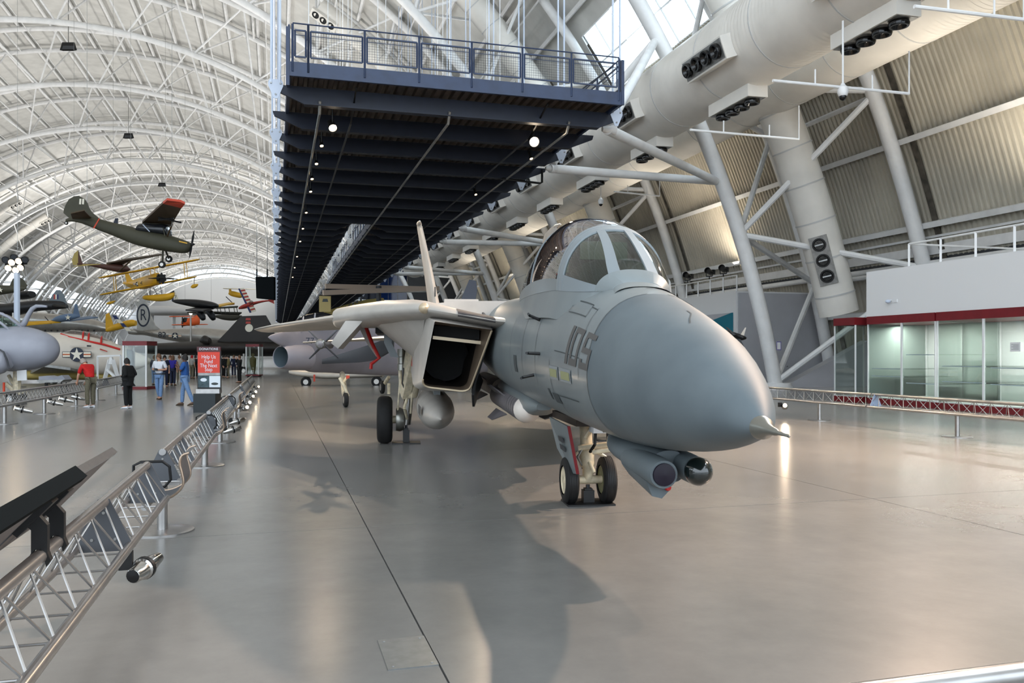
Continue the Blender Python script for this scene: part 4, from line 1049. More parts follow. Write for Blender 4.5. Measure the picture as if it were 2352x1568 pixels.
# wing pylon with rail missile, starboard
for sx in (-1, 1):
    MB().prism([(sx*2.85, 10.0, 2.35), (sx*3.15, 10.0, 2.35), (sx*3.40, 10.0, 1.96), (sx*3.28, 10.0, 1.86)], (0, 1.3, .0)).build('wing_pylon', 'f14_pale', F14, smooth=False)
sm = thing('rail_missile', 'small grey missile with cross fins on the fighter wing pylon', 'missile', (0, 0, 0)); sm.location = F14.location; sm.rotation_euler = F14.rotation_euler
for sx in (-1,):
    c = Vector((sx * 3.50, 9.2, 1.93)); d = Vector((0, 1, 0))
    MB().lathe([(-.15, .01), (-.12, .06), (-.02, .085), (.1, .06), (.6, .062), (1.9, .062)], c, d, 16).build('missile_body', 'missile_grey', sm)
    MB().ball(c + Vector((0, -.06, 0)), .085, 12, 8).build('seeker_head', 'bare_metal', sm)
    for a in (45, 135, 225, 315):
        cc, ss = math.cos(R(a)), math.sin(R(a))
        MB().prism([c + Vector((cc*.06, .25, ss*.06)), c + Vector((cc*.34, .42, ss*.34)), c + Vector((cc*.34, .52, ss*.34)), c + Vector((cc*.06, .6, ss*.06))], (-ss*.015, 0, cc*.015)).build('missile_fin', 'grey_dark', sm, smooth=False)
# jack stands on steel plates
for (l, y, h, lab) in ((0, 4.78, .22, 'black jack stand on a steel plate under the nose wheels of the fighter'), (-2.08, 11.8, .36, 'black jack stand on a steel plate beside the near main wheel of the fighter'), (2.08, 11.8, .36, 'black jack stand on a steel plate beside the far main wheel of the fighter')):
    st = thing('jack_stand', lab, 'jack stand', F14.matrix_basis @ Vector((l, y, 0)), R(-8.2))
    MB().box(-.28, .28, -.22, .22, .0, .02).build('base_plate', 'black', st, smooth=False)
    MB().box(-.065, .065, -.065, .065, .02, h * .72).build('jack_body', 'black', st, smooth=False)
    MB().box(-.045, .045, -.045, .045, h * .72, h * .82).build('jack_collar', 'black', st, smooth=False)
    MB().tube([(0, 0, h * .8), (0, 0, h)], .025, 8).build('jack_screw', 'grey_dark', st)

# ================================================================ truss barriers
ZT_, ZL_, HW_ = .785, .49, .16
def barrier(a, b, label, posts, plates, bay=.36, group=None, z=(ZT_, ZL_), detail=True):
    a, b = Vector((a[0], a[1], 0)), Vector((b[0], b[1], 0)); d = b - a; L_ = d.length; ang = math.atan2(d.y, d.x) - math.pi / 2
    t = thing('truss_barrier', label, 'barrier', a, ang, group=group); zt, zl = z      # local +y runs along the barrier
    MB().tube([(0, 0, zt), (0, L_, zt)], .034, 12).build('top_rail', 'alu', t)
    for sx in (-1, 1): MB().tube([(sx * HW_, 0, zl), (sx * HW_, L_, zl)], .03, 10).build('lower_rail', 'alu', t)
    n = int(L_ / bay); bay = L_ / n
    r1 = MB()
    for sx in (-1, 1):
        me1 = MB().tube([(0, bay * .5, zt), (sx * HW_, bay * .03, zl)], .0065, 6).mesh('lattice_rod'); me2 = MB().tube([(0, bay * .53, zt), (sx * HW_, bay * .97, zl)], .0065, 6).mesh('lattice_rod')
        for i in range(n):
            for me in (me1, me2):
                o = link('lattice_rod', me, 'alu', t); o.location = (0, i * bay, 0)
    me3 = MB().tube([(-HW_, 0, zl), (HW_, 0, zl)], .0065, 6).mesh('lattice_rod')
    for i in range(n):
        o = link('lattice_rod', me3, 'alu', t); o.location = (0, i * bay + .005, 0)
    for y in plates:
        p = MB().prism([(-HW_ - .01, y, zl - .03), (HW_ + .01, y, zl - .03), (HW_ + .01, y, zl + .02), (.035, y, zt + .02), (-.035, y, zt + .02), (-HW_ - .01, y, zl + .02)], (0, .012, 0)).build('end_plate', 'plate_blue' if not detail else 'plate_dark', t, smooth=False)
        for (x, zz) in ((-.07, zl + .05), (.07, zl + .05), (0, zt - .07)): MB().lathe([(0, .012), (.006, .010)], (x, y, zz), (0, -1, 0), 8).build('bolt', 'galv', p)
    for y in posts:
        MB().tube([(0, y, .01), (0, y, zl)], .05, 14).build('post', 'alu', t)
        MB().lathe([(0, .30), (.012, .30), (.02, .27), (.022, .06)], (0, y, 0), (0, 0, 1), 32).build('base_disc', 'alu', t)
        MB().bar((-HW_, y, zl - .02), (HW_, y, zl - .02), .06, .03).build('post_saddle', 'alu', t, smooth=False)
    return t
mat('plate_dark', (84, 86, 90), .45, metal=.3); mat('plate_blue', (150, 166, 190), .45)
XB = -1.09
mat('matte_black', (22, 26, 28), .95, spec=.05); mat('panel_under', (120, 120, 122), .9, spec=.1)
barrier((XB, .2), (XB, 7.85), 'grey metal truss barrier in the left foreground carrying the reading panel', [1.4], [5.75, 7.62], .42)
barrier((XB, 8.86), (XB, 14.0), 'grey metal truss barrier just past the curved bracket, second of the left row', [.0, 5.05], [.02, 1.5, 5.0], .40)
barrier((XB, 14.7), (XB, 20.3), 'grey metal truss barrier beside the donation sign, third of the left row', [2.9, 5.5], [.05, 5.4], .34)
barrier((XB, 21.0), (XB, 26.6), 'grey metal truss barrier, fourth of the left row', [2.9, 5.5], [.05, 5.4], .34)
barrier((XB, 27.3), (XB, 40.0), 'grey metal truss barrier, farthest of the left row', [4, 8, 12], [.05, 6, 12.5], .4)
barrier((14.0, 5.2), (14.0, 17.0), 'long truss barrier on the right in front of the display cases', [4.4, 9.2], [.05, 11.7], .40, detail=False)
barrier((14.0, 17.05), (14.0, 22.0), 'short truss barrier on the right behind the nose probe', [2.02], [4.9], .40, detail=False)
LB = [atZ(*p) for p in ((10.5, 973), (99.6, 950), (175, 931.5), (223, 919), (266.6, 906))]
def along(a, b, e0, e1): d = (b - a).normalized(); return a - d * e0, b + d * e1
a_, b_ = along(LB[0], LB[2], 4.5, .9); barrier(a_, b_, 'grey truss barrier in front of the left grey jet nose', [4.5, 4.5 + (LB[1]-LB[0]).length, 4.5 + (LB[2]-LB[0]).length], [.05], .34)
a_, b_ = along(LB[3], LB[4], 1.0, 3.0); barrier(a_, b_, 'grey truss barrier behind the person in the red shirt', [1.0, 1.0 + (LB[4]-LB[3]).length, 3.5 + (LB[4]-LB[3]).length], [.05, 3.0], .36)
barrier((7.5, 1.99), (1.0, 1.99), 'truss barrier crossing close to the camera at the lower right corner', [1.5, 4.4], [.05, 6.4], .42)
# curved bracket gates between sections
mat('bronze_edge', (160, 140, 122), .3, metal=.7)
def curved_gate(y0, label):
    t = thing('rail_gate', label, 'bracket', (XB, y0, 0))
    prof = spline([(-.16, .47), (0, .44), (.12, .45), (.22, .50), (.28, .58), (.27, .68), (.25, .77), (.27, .84), (.33, .865)], 24)
    off = [Vector((x, 0, z)) for x, z in prof]
    m = MB(); rows = [[p + Vector((0, y, 0)) for p in off] for y in (0, .62)]
    m.loft([[p for p in rows[0]], [p for p in rows[1]]], cap=False, closed=False); m.build('curved_sheet', 'plate_dark', t)
    for y in (0, .62): MB().tube([p + Vector((0, y, 0)) for p in off], .011, 8).build('sheet_edge', 'bronze_edge', t)
    MB().tube([(-.14, .05, .60), (-.14, .05, .76), (-.08, .05, .79), (.10, .05, .79), (.16, .05, .74), (.17, .05, .62), (.12, .05, .56), (-.02, .05, .55), (-.05, .05, .50), (-.05, .05, .46)], .013, 8).build('handle_loop', 'black', t)
    MB().tube([(0, -.3, .44), (0, 0, .44)], .03, 10).build('lower_stub', 'alu', t)
curved_gate(8.0, 'curved metal bracket with a black handle between the first two left barriers')
curved_gate(14.0, 'curved metal bracket between the second and third left barriers')
curved_gate(20.32, 'curved metal bracket between the third and fourth left barriers')
# reading panel over the near barrier
rp_ = thing('reading_panel', 'tilted dark reading panel clamped on the left foreground barrier', 'info panel', (XB, 4.6, ZT_))
ca_, sa_ = math.cos(R(46)), math.sin(R(46))
def slab(y0, y1, d0, d1, h0, h1):   # depth axis runs down-left, h is normal
    P_ = lambda d, y, h: Vector((.10 - d * ca_ - h * sa_, y, .34 - d * sa_ + h * ca_))
    return MB().loft([[P_(d0, y0, h0), P_(d1, y0, h0), P_(d1, y0, h1), P_(d0, y0, h1)], [P_(d0, y1, h0), P_(d1, y1, h0), P_(d1, y1, h1), P_(d0, y1, h1)]])
slab(-1.3, 1.18, 0, .50, 0, .035).build('panel_board', 'panel_under', rp_, smooth=False)
slab(-1.28, 1.15, .02, .48, .036, .042).build('panel_print', 'white_paint', rp_, smooth=False)
slab(-1.32, .22, -.012, .03, -.03, .05).build('panel_tray', 'matte_black', rp_, smooth=False)
slab(.23, 1.2, -.01, .02, -.005, .04).build('panel_edge', 'alu', rp_, smooth=False)
for y in (-.18, .14):
    V = [(.0, y, .0), (.0, y, .13), (-.04, y, .2), (-.13, y, .27)]
    for p, q in zip(V[:-1], V[1:]): pass
    m = MB()
    outl = [(-.045, -.04), (-.03, .0), (-.035, .12), (-.10, .19), (-.13, .17), (-.16, .20), (-.09, .26), (.0, .27), (.0, .22), (.03, .12), (.04, .0), (.05, -.03), (.02, -.06), (-.02, .03)]
    outl = [(-.06, -.03), (-.035, .02), (-.035, .13), (-.12, .215), (-.04, .245), (.035, .15), (.035, .02), (.05, -.02), (.03, -.05), (.01, .035), (-.02, .035)]
    m.prism([(x, y, z) for x, z in outl], (0, .045, 0)).build('support_arm', 'black', rp_, smooth=False)
    slab(y - .03, y + .08, .08, .30, -.03, 0).build('arm_foot', 'black', rp_, smooth=False)
# spotlights hung under the barriers
def rail_lamp(loc, d, label, glow=None, s_=1.0, power=0, group=None):
    d = Vector(d).normalized(); t = thing('rail_spotlight', label, 'spotlight', loc, group=group)
    MB().lathe([(-.16*s_, .035*s_), (-.09*s_, .045*s_), (-.07*s_, .05*s_), (.0, .052*s_), (.01*s_, .068*s_), (.05*s_, .07*s_), (.06*s_, .058*s_), (.16*s_, .048*s_), (.17*s_, .04*s_)], (0, 0, 0), d, 20).build('lamp_barrel', 'chrome', t)
    MB().lathe([(.012*s_, .073*s_), (.04*s_, .073*s_)], (0, 0, 0), d, 20).build('lamp_ring', 'black', t)
    MB().lathe([(.171*s_, .042*s_), (.176*s_, .001)], (0, 0, 0), d, 16).build('lamp_lens', glow or 'black_gloss', t)
    MB().box(-.16*s_, -.08*s_, -.03, .03, -.01, ZL_ - loc[2] - .05).build('ballast_box', 'black', t, smooth=False)
    MB().bar((-.08*s_, 0, .02), (-.05*s_, 0, .02), .02).build('lamp_arm', 'black', t, smooth=False)
    if power:
        p = Vector(loc) + d * .2 * s_; spot_light('rail_spot', p, p + d, power, (1, .80, .6), 50, .6, .03)
rail_lamp((-.84, 6.02, .33), (-.35, -1.0, -.12), 'chrome spotlight hanging under the left foreground barrier', s_=1.05)
for i, (y, gl) in enumerate(((16.2, None), (18.2, None), (22.6, 'lamp_glow'), (24.9, 'lamp_glow'), (28.5, 'lamp_glow_small'), (32, 'lamp_glow'), (37, 'lamp_glow_small'))):
    d = (.45, -.9, .25) if gl else (.8, .3, .2)
    rail_lamp((-.80, y, .36), d, 'spotlight under the left row of barriers, %s past the chrome one' % (['first', 'second', 'third', 'fourth', 'fifth', 'sixth', 'seventh'][i]), gl, 1.0, 25 if gl else 0, 'spotlights under the left barriers')
rail_lamp((13.5, 19.9, .33), (-.55, -.85, .2), 'glowing spotlight under the right barrier behind the nose probe', 'lamp_glow', 1.25, 60)
for i, (px, py) in enumerate(((55, 941), (128, 925), (153, 918), (180, 913))):
    p = atZ(px, py, .30); rail_lamp(p, (-.9, -.1, .25), 'spotlight under the barrier before the left jet nose, %s from the left' % ['first', 'second', 'third', 'fourth'][i], 'lamp_glow' if i < 3 else None, 1.3, 20 if i < 3 else 0, 'spotlights under the barrier before the left jet')

# ================================================================ donation sign
def text_mesh(txt, size, name='lettering'):
    c = bpy.data.curves.new('txt', 'FONT'); c.body = txt; c.size = size; c.align_x = 'CENTER'; c.align_y = 'CENTER'; c.extrude = .001; c.resolution_u = 3
    o = bpy.data.objects.new('txt', c); COL.objects.link(o); bpy.context.view_layer.update()
    me = bpy.data.meshes.new_from_object(o.evaluated_get(bpy.context.evaluated_depsgraph_get())); me.name = name
    bpy.data.objects.remove(o); bpy.data.curves.remove(c)
    return me
def text(txt, size, m, parent, loc, rot=(R(90), 0, 0), name='lettering', sx=1.0):
    me = text_mesh(txt, size, name); me.materials.clear(); o = link(name, me, m, parent); o.location = loc; o.rotation_euler = rot; o.scale = (sx, 1, 1)
    return o
mat('sign_red', (206, 60, 42), .5); mat('sign_maroon', (70, 14, 18), .4); mat('sign_dark', (20, 30, 34), .45); mat('sign_print', (214, 222, 228), .5); mat('ink', (60, 66, 66), .6); mat('photo_dark', (30, 48, 54), .5, noise=(9, .4), c2=(70, 92, 98))
ds = thing('donation_sign', 'tall black donation sign with a red poster beside the left barrier', 'sign', atZ(478, 946), -YAW)
K = ds.location.length / 1900 * 0 + (Vector((ds.location.x, ds.location.y, 0)).dot(Vector((SA, CA, 0)))) / 1900
def SG(px, py): return Vector(((px - 478) * K, 0, (946 - py) * K))
def srect(x0, y0, x1, y1, d0, d1, name, m, par=ds):
    a, b = SG(x0, y1), SG(x1, y0); return MB().box(a.x, b.x, d0, d1, a.z, b.z).build(name, m, par, smooth=False)
srect(451, 903, 501, 946, -.25, .25, 'donation_box', 'sign_dark')
srect(453, 893, 507, 903, -.12, .10, 'box_top', 'alu')
srect(454, 806, 508, 893, -.02, .03, 'sign_frame', 'black')
srect(453, 796, 507, 808, -.03, .04, 'sign_header', 'sign_maroon')
srect(455, 808, 505.5, 856, -.028, -.02, 'poster', 'sign_red')
srect(456, 856, 506, 862, -.028, -.02, 'poster_band', 'galv')
srect(456, 863, 481, 889, -.028, -.02, 'poster_photo', 'photo_dark'); srect(481.5, 863, 506.5, 889, -.028, -.02, 'poster_drawing', 'sign_print')
for (t_, y_, s_) in (('Help Us', 819.5, .21), ('Fund', 830, .21), ('The Next', 839.5, .21), ('Step', 848.5, .21)):
    p = SG(480, y_); text(t_, s_ * 21 * K / .36, 'sign_print', ds, (p.x, -.031, p.z), sx=.82)
p = SG(480, 801.5); text('DONATIONS', .098 * 1.0, 'sign_print', ds, (p.x, -.033, p.z), sx=1.0)
p = SG(468.5, 872); MB().ball((p.x, -.03, p.z), .10, 12, 8, (1, .04, .55)).build('photo_shape', 'sign_print', ds)
p = SG(494, 881); MB().ball((p.x, -.03, p.z), .10, 12, 8, (1.1, .03, .4)).build('drawing_shape', 'ink', ds)

# ================================================================ people
mat('skin', (196, 146, 120), .6); mat('skin_dark', (96, 66, 50), .6); mat('hair_dark', (26, 22, 20), .7); mat('hair_brown', (96, 66, 44), .7); mat('hair_grey', (150, 140, 132), .7)
mat('cloth_red', (196, 26, 26), .85, noise=(20, .1)); mat('cloth_khaki', (104, 98, 80), .9, noise=(20, .1)); mat('cloth_black', (16, 17, 18), .9, noise=(20, .2)); mat('cloth_white', (214, 216, 222), .85, noise=(20, .05))
mat('denim', (112, 142, 182), .9, noise=(25, .1)); mat('cloth_blue', (38, 84, 150), .85, noise=(20, .1)); mat('cloth_purple', (40, 32, 130), .85); mat('cloth_olive', (110, 98, 62), .9); mat('cloth_navy', (26, 32, 56), .9); mat('cloth_grey', (150, 148, 142), .9); mat('cap_red', (150, 24, 26), .8); mat('shoe_white', (224, 226, 230), .6); mat('shoe_brown', (70, 54, 38), .7)
def skin_obj(name, V, E, rad, m, root=0, lv=1, parent=None):
    me = bpy.data.meshes.new(name); me.from_pydata([tuple(v) for v in V], E, []); me.materials.append(MATS[m])
    o = bpy.data.objects.new(name, me); COL.objects.link(o); o.parent = parent
    sk = o.modifiers.new('skin', 'SKIN'); sk.use_smooth_shade = True
    for i, d in enumerate(me.skin_vertices[0].data): d.radius = (rad[i], rad[i]); d.use_root = (i == root)
    sb = o.modifiers.new('sub', 'SUBSURF'); sb.levels = lv; sb.render_levels = lv
    return o
BASE = dict(pelvis=(0, 0, .95), waist=(0, 0, 1.08), chest=(0, 0, 1.30), neck=(0, 0, 1.49), chin=(0, -.015, 1.56), crown=(0, 0, 1.70),
    shL=(.18, 0, 1.42), elL=(.23, .02, 1.14), wrL=(.22, -.06, .90), shR=(-.18, 0, 1.42), elR=(-.23, .02, 1.14), wrR=(-.22, -.06, .90),
    hpL=(.10, 0, .92), knL=(.10, -.01, .50), anL=(.10, .02, .08), toL=(.11, -.14, .04), hpR=(-.10, 0, .92), knR=(-.10, -.01, .50), anR=(-.10, .02, .08), toR=(-.11, -.14, .04))
def person(loc, rotz, label, h=1.75, top='cloth_white', legs='denim', shoe='shoe_brown', hair='hair_brown', skin='skin', sleeve='short', jacket=False, cap=None, long_hair=False, **pose):
    J = {k: Vector(v) for k, v in BASE.items()}
    for k, v in pose.items(): J[k] = Vector(v)
    sc = h / 1.75
    for k in J: J[k] = J[k] * sc
    names = ['pelvis', 'waist', 'chest', 'neck', 'chin', 'crown', 'shL', 'elL', 'wrL', 'shR', 'elR', 'wrR', 'hpL', 'knL', 'anL', 'toL', 'hpR', 'knR', 'anR', 'toR']
    rd = dict(pelvis=.105, waist=.10, chest=.115, neck=.055, chin=.075, crown=.085, shL=.055, elL=.042, wrL=.03, hpL=.08, knL=.058, anL=.04, toL=.035)
    V = [J[n] for n in names]; rad = [rd.get(n, rd.get(n[:2] + 'L', .04)) * sc for n in names]; ix = {n: i for i, n in enumerate(names)}
    E = [(ix[a], ix[b]) for a, b in (('pelvis', 'waist'), ('waist', 'chest'), ('chest', 'neck'), ('neck', 'chin'), ('chin', 'crown'), ('chest', 'shL'), ('shL', 'elL'), ('elL', 'wrL'), ('chest', 'shR'), ('shR', 'elR'), ('elR', 'wrR'), ('pelvis', 'hpL'), ('hpL', 'knL'), ('knL', 'anL'), ('anL', 'toL'), ('pelvis', 'hpR'), ('hpR', 'knR'), ('knR', 'anR'), ('anR', 'toR'))]
    def av(p, r): V.append(p); rad.append(r); return len(V) - 1
    # face: nose; hands: palm, four fingers and a thumb each
    up = (J['crown'] - J['chin']).normalized(); hd = J['chin'].lerp(J['crown'], .45)
    fw = Vector(pose.get('look', (0, -1, 0))).normalized(); fw = (fw - up * fw.dot(up)).normalized(); sd = fw.cross(up).normalized()
    E.append((ix['chin'], av(hd + fw * .10 * sc - up * .02 * sc, .014 * sc)))
    for s_ in 'LR':
        w_, e_ = J['wr' + s_], J['el' + s_]; d = (w_ - e_).normalized(); u, v = basis(d)
        pl = av(w_ + d * .07 * sc, .030 * sc); E.append((ix['wr' + s_], pl))
        for q, (o_, ln) in enumerate(((-.027, .070), (-.009, .082), (.009, .078), (.027, .062))):
            k = av(V[pl] + u * o_ * sc + d * .045 * sc, .0095 * sc); E.append((pl, k)); t = av(V[k] + d * (ln - .02) * sc + v * .018 * sc, .0085 * sc); E.append((k, t))
        k = av(w_ + d * .045 * sc + u * .045 * sc + v * .012 * sc, .011 * sc); E.append((pl, k)); E.append((k, av(V[k] + d * .045 * sc + v * .01 * sc, .009 * sc)))
    p = skin_obj('person', V, E, rad, skin, 0, 2); p.location = loc; p.rotation_euler = (0, 0, rotz); tag(p, label, 'person')
    # clothes follow the same joints
    tn = ['pelvis', 'waist', 'chest', 'shL', 'shR']; tv = [J[n] for n in tn]; tr_ = [.145 * sc, .14 * sc, .165 * sc, .082 * sc, .082 * sc]; te = [(0, 1), (1, 2), (2, 3), (2, 4)]
    tv.append(J['chest'].lerp(J['neck'], .7)); tr_.append(.075 * sc); te.append((2, 5))
    if jacket: tr_[0] = .17 * sc; tr_[1] = .15 * sc; tv.append(J['pelvis'] - Vector((0, 0, .14 * sc))); tr_.append(.18 * sc); te.append((0, len(tv) - 1))
    for s_, b in (('L', 3), ('R', 4)):
        end = J['el' + s_].lerp(J['sh' + s_], .15)
        tv.append(end); tr_.append((.066 if sleeve == 'short' else .06) * sc); te.append((b, len(tv) - 1))
        if sleeve == 'long':
            tv.append(J['el' + s_]); tr_.append(.058 * sc); te.append((len(tv) - 2, len(tv) - 1)); tv.append(J['wr' + s_]); tr_.append(.045 * sc); te.append((len(tv) - 2, len(tv) - 1))
    skin_obj('jacket' if jacket else 'shirt', tv, te, tr_, top, 0, 2, p)
    ln_ = ['pelvis', 'hpL', 'knL', 'anL', 'hpR', 'knR', 'anR']; lv_ = [J[n] for n in ln_]
    skin_obj('trousers', lv_, [(0, 1), (1, 2), (2, 3), (0, 4), (4, 5), (5, 6)], [x * sc for x in (.128, .098, .078, .066, .098, .078, .066)], legs, 0, 2, p)
    if not jacket: pass
    for s_ in 'LR':
        a, t = J['an' + s_], J['to' + s_]; d = (t - a); d.z = 0; d = d.normalized(); hb = a - d * .05 * sc; tp = t + d * .05 * sc; sdv = Vector((-d.y, d.x, 0))
        rows = []
        for f_, w2, hh in ((0, .036, .085), (.2, .043, .09), (.5, .045, .075), (.8, .046, .05), (1, .028, .03)):
            c = hb.lerp(tp, f_); z0 = min(a.z - .08 * sc, t.z - .04 * sc) if f_ > .3 else a.z - .08 * sc
            z0 = lerp(a.z - .08 * sc, t.z - .04 * sc, f_)
            rows.append([Vector((c.x, c.y, z0)) + sdv * w2 * sc * math.cos(R(k * 36)) + Vector((0, 0, hh * sc * (.5 + .5 * math.sin(R(k * 36))))) for k in range(10)])
        MB().loft(rows).build('shoe', shoe, p)
    # hair or cap, eyes
    c = J['chin'].lerp(J['crown'], .62) - fw * .012 * sc
    hr = MB(); rings = []
    for k in range(7):
        t = math.pi / 2 * k / 6; rr = math.cos(t); ring = []
        for i in range(16):
            q = 2 * math.pi * i / 16; dirv = sd * math.cos(q) + fw * math.sin(q); drop = (.05 + (.05 if math.sin(q) < .2 else 0) + (.10 if long_hair and math.sin(q) < .2 else 0)) * sc * (1 - k / 6)
            ring.append(c + dirv * (.100 * rr * sc + .001) + up * (.118 * math.sin(t) * sc - drop * (1 if k == 0 else .4)))
        rings.append(ring)
    hr.loft(rings); hr.build('cap' if cap else 'hair', cap or hair, p)
    if cap: MB().prism([c + fw * .08 * sc + sd * x * sc + up * .02 * sc for x in (-.07, .07)] + [c + fw * .17 * sc + sd * x * sc for x in (.05, -.05)], up * .008).build('cap_peak', cap, p)
    for e_ in (-1, 1): MB().ball(hd + fw * .083 * sc + sd * e_ * .03 * sc + up * .015 * sc, .010 * sc, 8, 6).build('eye', 'black', p)
    MB().ball(hd + fw * .082 * sc - up * .055 * sc, .018 * sc, 8, 6, (1, .5, .35)).build('mouth', 'maroon', p)
    return p
YC = -YAW
g_ = atZ
# man in red, leaning over the rail (seen from behind, facing left/away)
person(g_(207, 936), YC + R(-118), 'person in a red shirt and grey trousers leaning over the barrier', 1.74, 'cloth_red', 'cloth_khaki', 'shoe_white', 'hair_grey', pelvis=(0, .05, .95), waist=(0, -.01, 1.08), chest=(0, -.13, 1.29), neck=(0, -.25, 1.44), chin=(0, -.32, 1.48), crown=(0, -.40, 1.59), shL=(.18, -.17, 1.39), shR=(-.18, -.17, 1.39), elL=(.22, -.30, 1.08), elR=(-.22, -.30, 1.08), wrL=(.17, -.42, .88), wrR=(-.17, -.42, .88), look=(0, -.7, -.7), hpL=(.10, .05, .92), hpR=(-.10, .05, .92))
person(g_(294, 938), YC + R(-105), 'person in a black coat and white shoes standing with bent arms', 1.66, 'cloth_black', 'cloth_black', 'shoe_white', 'hair_dark', sleeve='long', jacket=True, elL=(.30, .16, 1.16), wrL=(.10, -.10, 1.12), elR=(-.28, .10, 1.16), wrR=(-.08, -.18, 1.14), chin=(0, -.05, 1.55), crown=(0, -.06, 1.69), look=(0, -1, -.35))
wp = person(g_(366, 917), YC + R(-4), 'person in a white shirt and blue jeans walking with a camera', 1.80, 'cloth_white', 'denim', 'shoe_brown', 'hair_brown', elL=(.27, .03, 1.14), wrL=(.07, -.18, 1.14), elR=(-.27, .03, 1.14), wrR=(-.07, -.18, 1.14), chin=(0, -.05, 1.56), crown=(0, -.05, 1.70), look=(0, -1, -.4), knL=(.09, -.05, .50), anL=(.06, -.02, .08), toL=(.06, -.17, .04), anR=(-.08, .16, .10), toR=(-.08, .02, .04), knR=(-.10, .02, .50))
MB().box(-.20, .20, -.14, .14, .99, 1.03).build('belt', 'black', wp, smooth=False)
ck = thing('hand_camera', 'small black camera held by the person in the white shirt', 'camera', Vector(wp.location) + Vector((0, 0, 0)), YC + R(-4))
MB().box(-.065, .065, -.31, -.25, 1.14, 1.22).build('camera_body', 'black', ck, smooth=False)
MB().lathe([(0, .035), (.05, .035), (.05, .028)], (0, -.31, 1.18), (0, -1, 0), 14).build('camera_lens', 'black_gloss', ck)
MB().box(-.03, .03, -.30, -.26, 1.22, 1.235).build('viewfinder', 'black', ck, smooth=False)
person(g_(425, 931), YC + R(-82), 'person in a blue shirt and jeans striding with a hand to the chin', 1.78, 'cloth_blue', 'denim', 'shoe_brown', 'hair_dark', 'skin_dark', elL=(.24, -.10, 1.16), wrL=(.10, -.20, 1.36), elR=(-.24, -.08, 1.16), wrR=(-.12, -.24, 1.30), knL=(.10, .14, .50), anL=(.10, .30, .10), toL=(.10, .15, .04), knR=(-.10, -.10, .50), anR=(-.10, -.12, .08), toR=(-.10, -.27, .04))
crowd = [ (355, 884, 170, 'cloth_navy', 'denim', 'hair_brown', 'person in a dark jacket standing left of the white shirt walker', dict(sleeve='long')),
 (378, 889, 30, 'cloth_navy', 'cloth_navy', 'hair_dark', 'person in dark clothes half hidden behind the white shirt walker', {}),
 (397, 885, 175, 'cloth_purple', 'cloth_navy', 'hair_brown', 'person in a violet shirt seen from behind', dict(long_hair=True)),
 (391, 884, 10, 'cloth_navy', 'cloth_black', 'hair_brown', 'person in dark blue facing the violet shirt', dict(sleeve='long')),
 (412, 876, 200, 'cloth_grey', 'cloth_khaki', 'hair_brown', 'person in pale clothes between the violet and blue shirts', {}),
 (441, 869, 160, 'cloth_grey', 'cloth_khaki', 'hair_grey', 'person in a pale shirt and a red cap left of the donation sign', dict(cap='cap_red')),
 (449, 868, 190, 'cloth_black', 'cloth_black', 'hair_dark', 'person in black just left of the donation sign', dict(sleeve='long')),
 (513, 866, 80, 'cloth_black', 'cloth_black', 'hair_dark', 'person in black just right of the donation sign', dict(sleeve='long', jacket=True)),
 (519, 867, 40, 'cloth_black', 'cloth_black', 'hair_dark', 'person in a dark suit talking right of the donation sign', dict(sleeve='long')),
 (525, 868, -70, 'cloth_olive', 'cloth_khaki', 'hair_dark', 'person in an olive jacket right of the donation sign', dict(sleeve='long')),
 (537, 865, 20, 'cloth_navy', 'cloth_navy', 'hair_brown', 'person in navy behind the one taking a picture', dict(sleeve='long')),
 (550, 879, -40, 'cloth_black', 'cloth_black', 'hair_brown', 'person in a dark suit raising a camera to the face', dict(sleeve='long', elL=(.25, -.12, 1.30), wrL=(.06, -.20, 1.52), elR=(-.25, -.12, 1.30), wrR=(-.06, -.20, 1.52)))]
for (px, py, a, top, lg, hr, lab, kw) in crowd:
    person(g_(px, py), YC + R(a), lab, 1.74, top, lg, 'shoe_brown', hr, **kw)

# ================================================================ other aircraft in the hall
mat('olive', (68, 66, 50), .6, noise=(1.2, .12)); mat('olive_under', (76, 58, 34), .6); mat('orange_red', (200, 66, 36), .5); mat('glider_brown', (78, 46, 36), .5); mat('glider_tan', (170, 150, 84), .6)
mat('yellow', (224, 170, 34), .45, noise=(1, .06)); mat('plane_black', (20, 20, 22), .4); mat('silver', (176, 172, 166), .3, metal=.75, noise=(.8, .1)); mat('jet_violet', (150, 145, 152), .45, noise=(1, .08)); mat('jet_grey', (156, 158, 168), .45, noise=(1.2, .08)); mat('cream_white', (214, 204, 190), .45, noise=(1.0, .06))
mat('insignia_navy', (34, 42, 58), .5); mat('insignia_white', (232, 226, 208), .5); mat('insignia_orange', (190, 96, 50), .5); mat('blackbird', (40, 35, 32), .55, noise=(.8, .2)); mat('plane_blue', (96, 118, 146), .5, noise=(1, .1)); mat('raf_grey', (112, 122, 128), .5); mat('flash_red', (176, 60, 50), .5); mat('flash_blue', (30, 46, 96), .5); mat('orange', (230, 98, 40), .5); mat('steel_ring', (120, 136, 144), .35, metal=.5); mat('plane_olive_dark', (58, 56, 46), .6)
mat('cabin_dark', (34, 36, 40), .12)
class PV:
    "a thing authored at depth D: pixel positions turned into local points at real distances"
    def __init__(s, name, label, cat, ax, ay, D, group=None, floor=False):
        s.D = D; p = atD(ax, ay, D); s.o = thing(name, label, cat, p, -YAW, group); s.p = p
    def __call__(s, px, py, y=0.0):
        q = atD(px, py, s.D + y) - s.p
        return Vector((q.x * CA - q.y * SA, q.x * SA + q.y * CA, q.z))
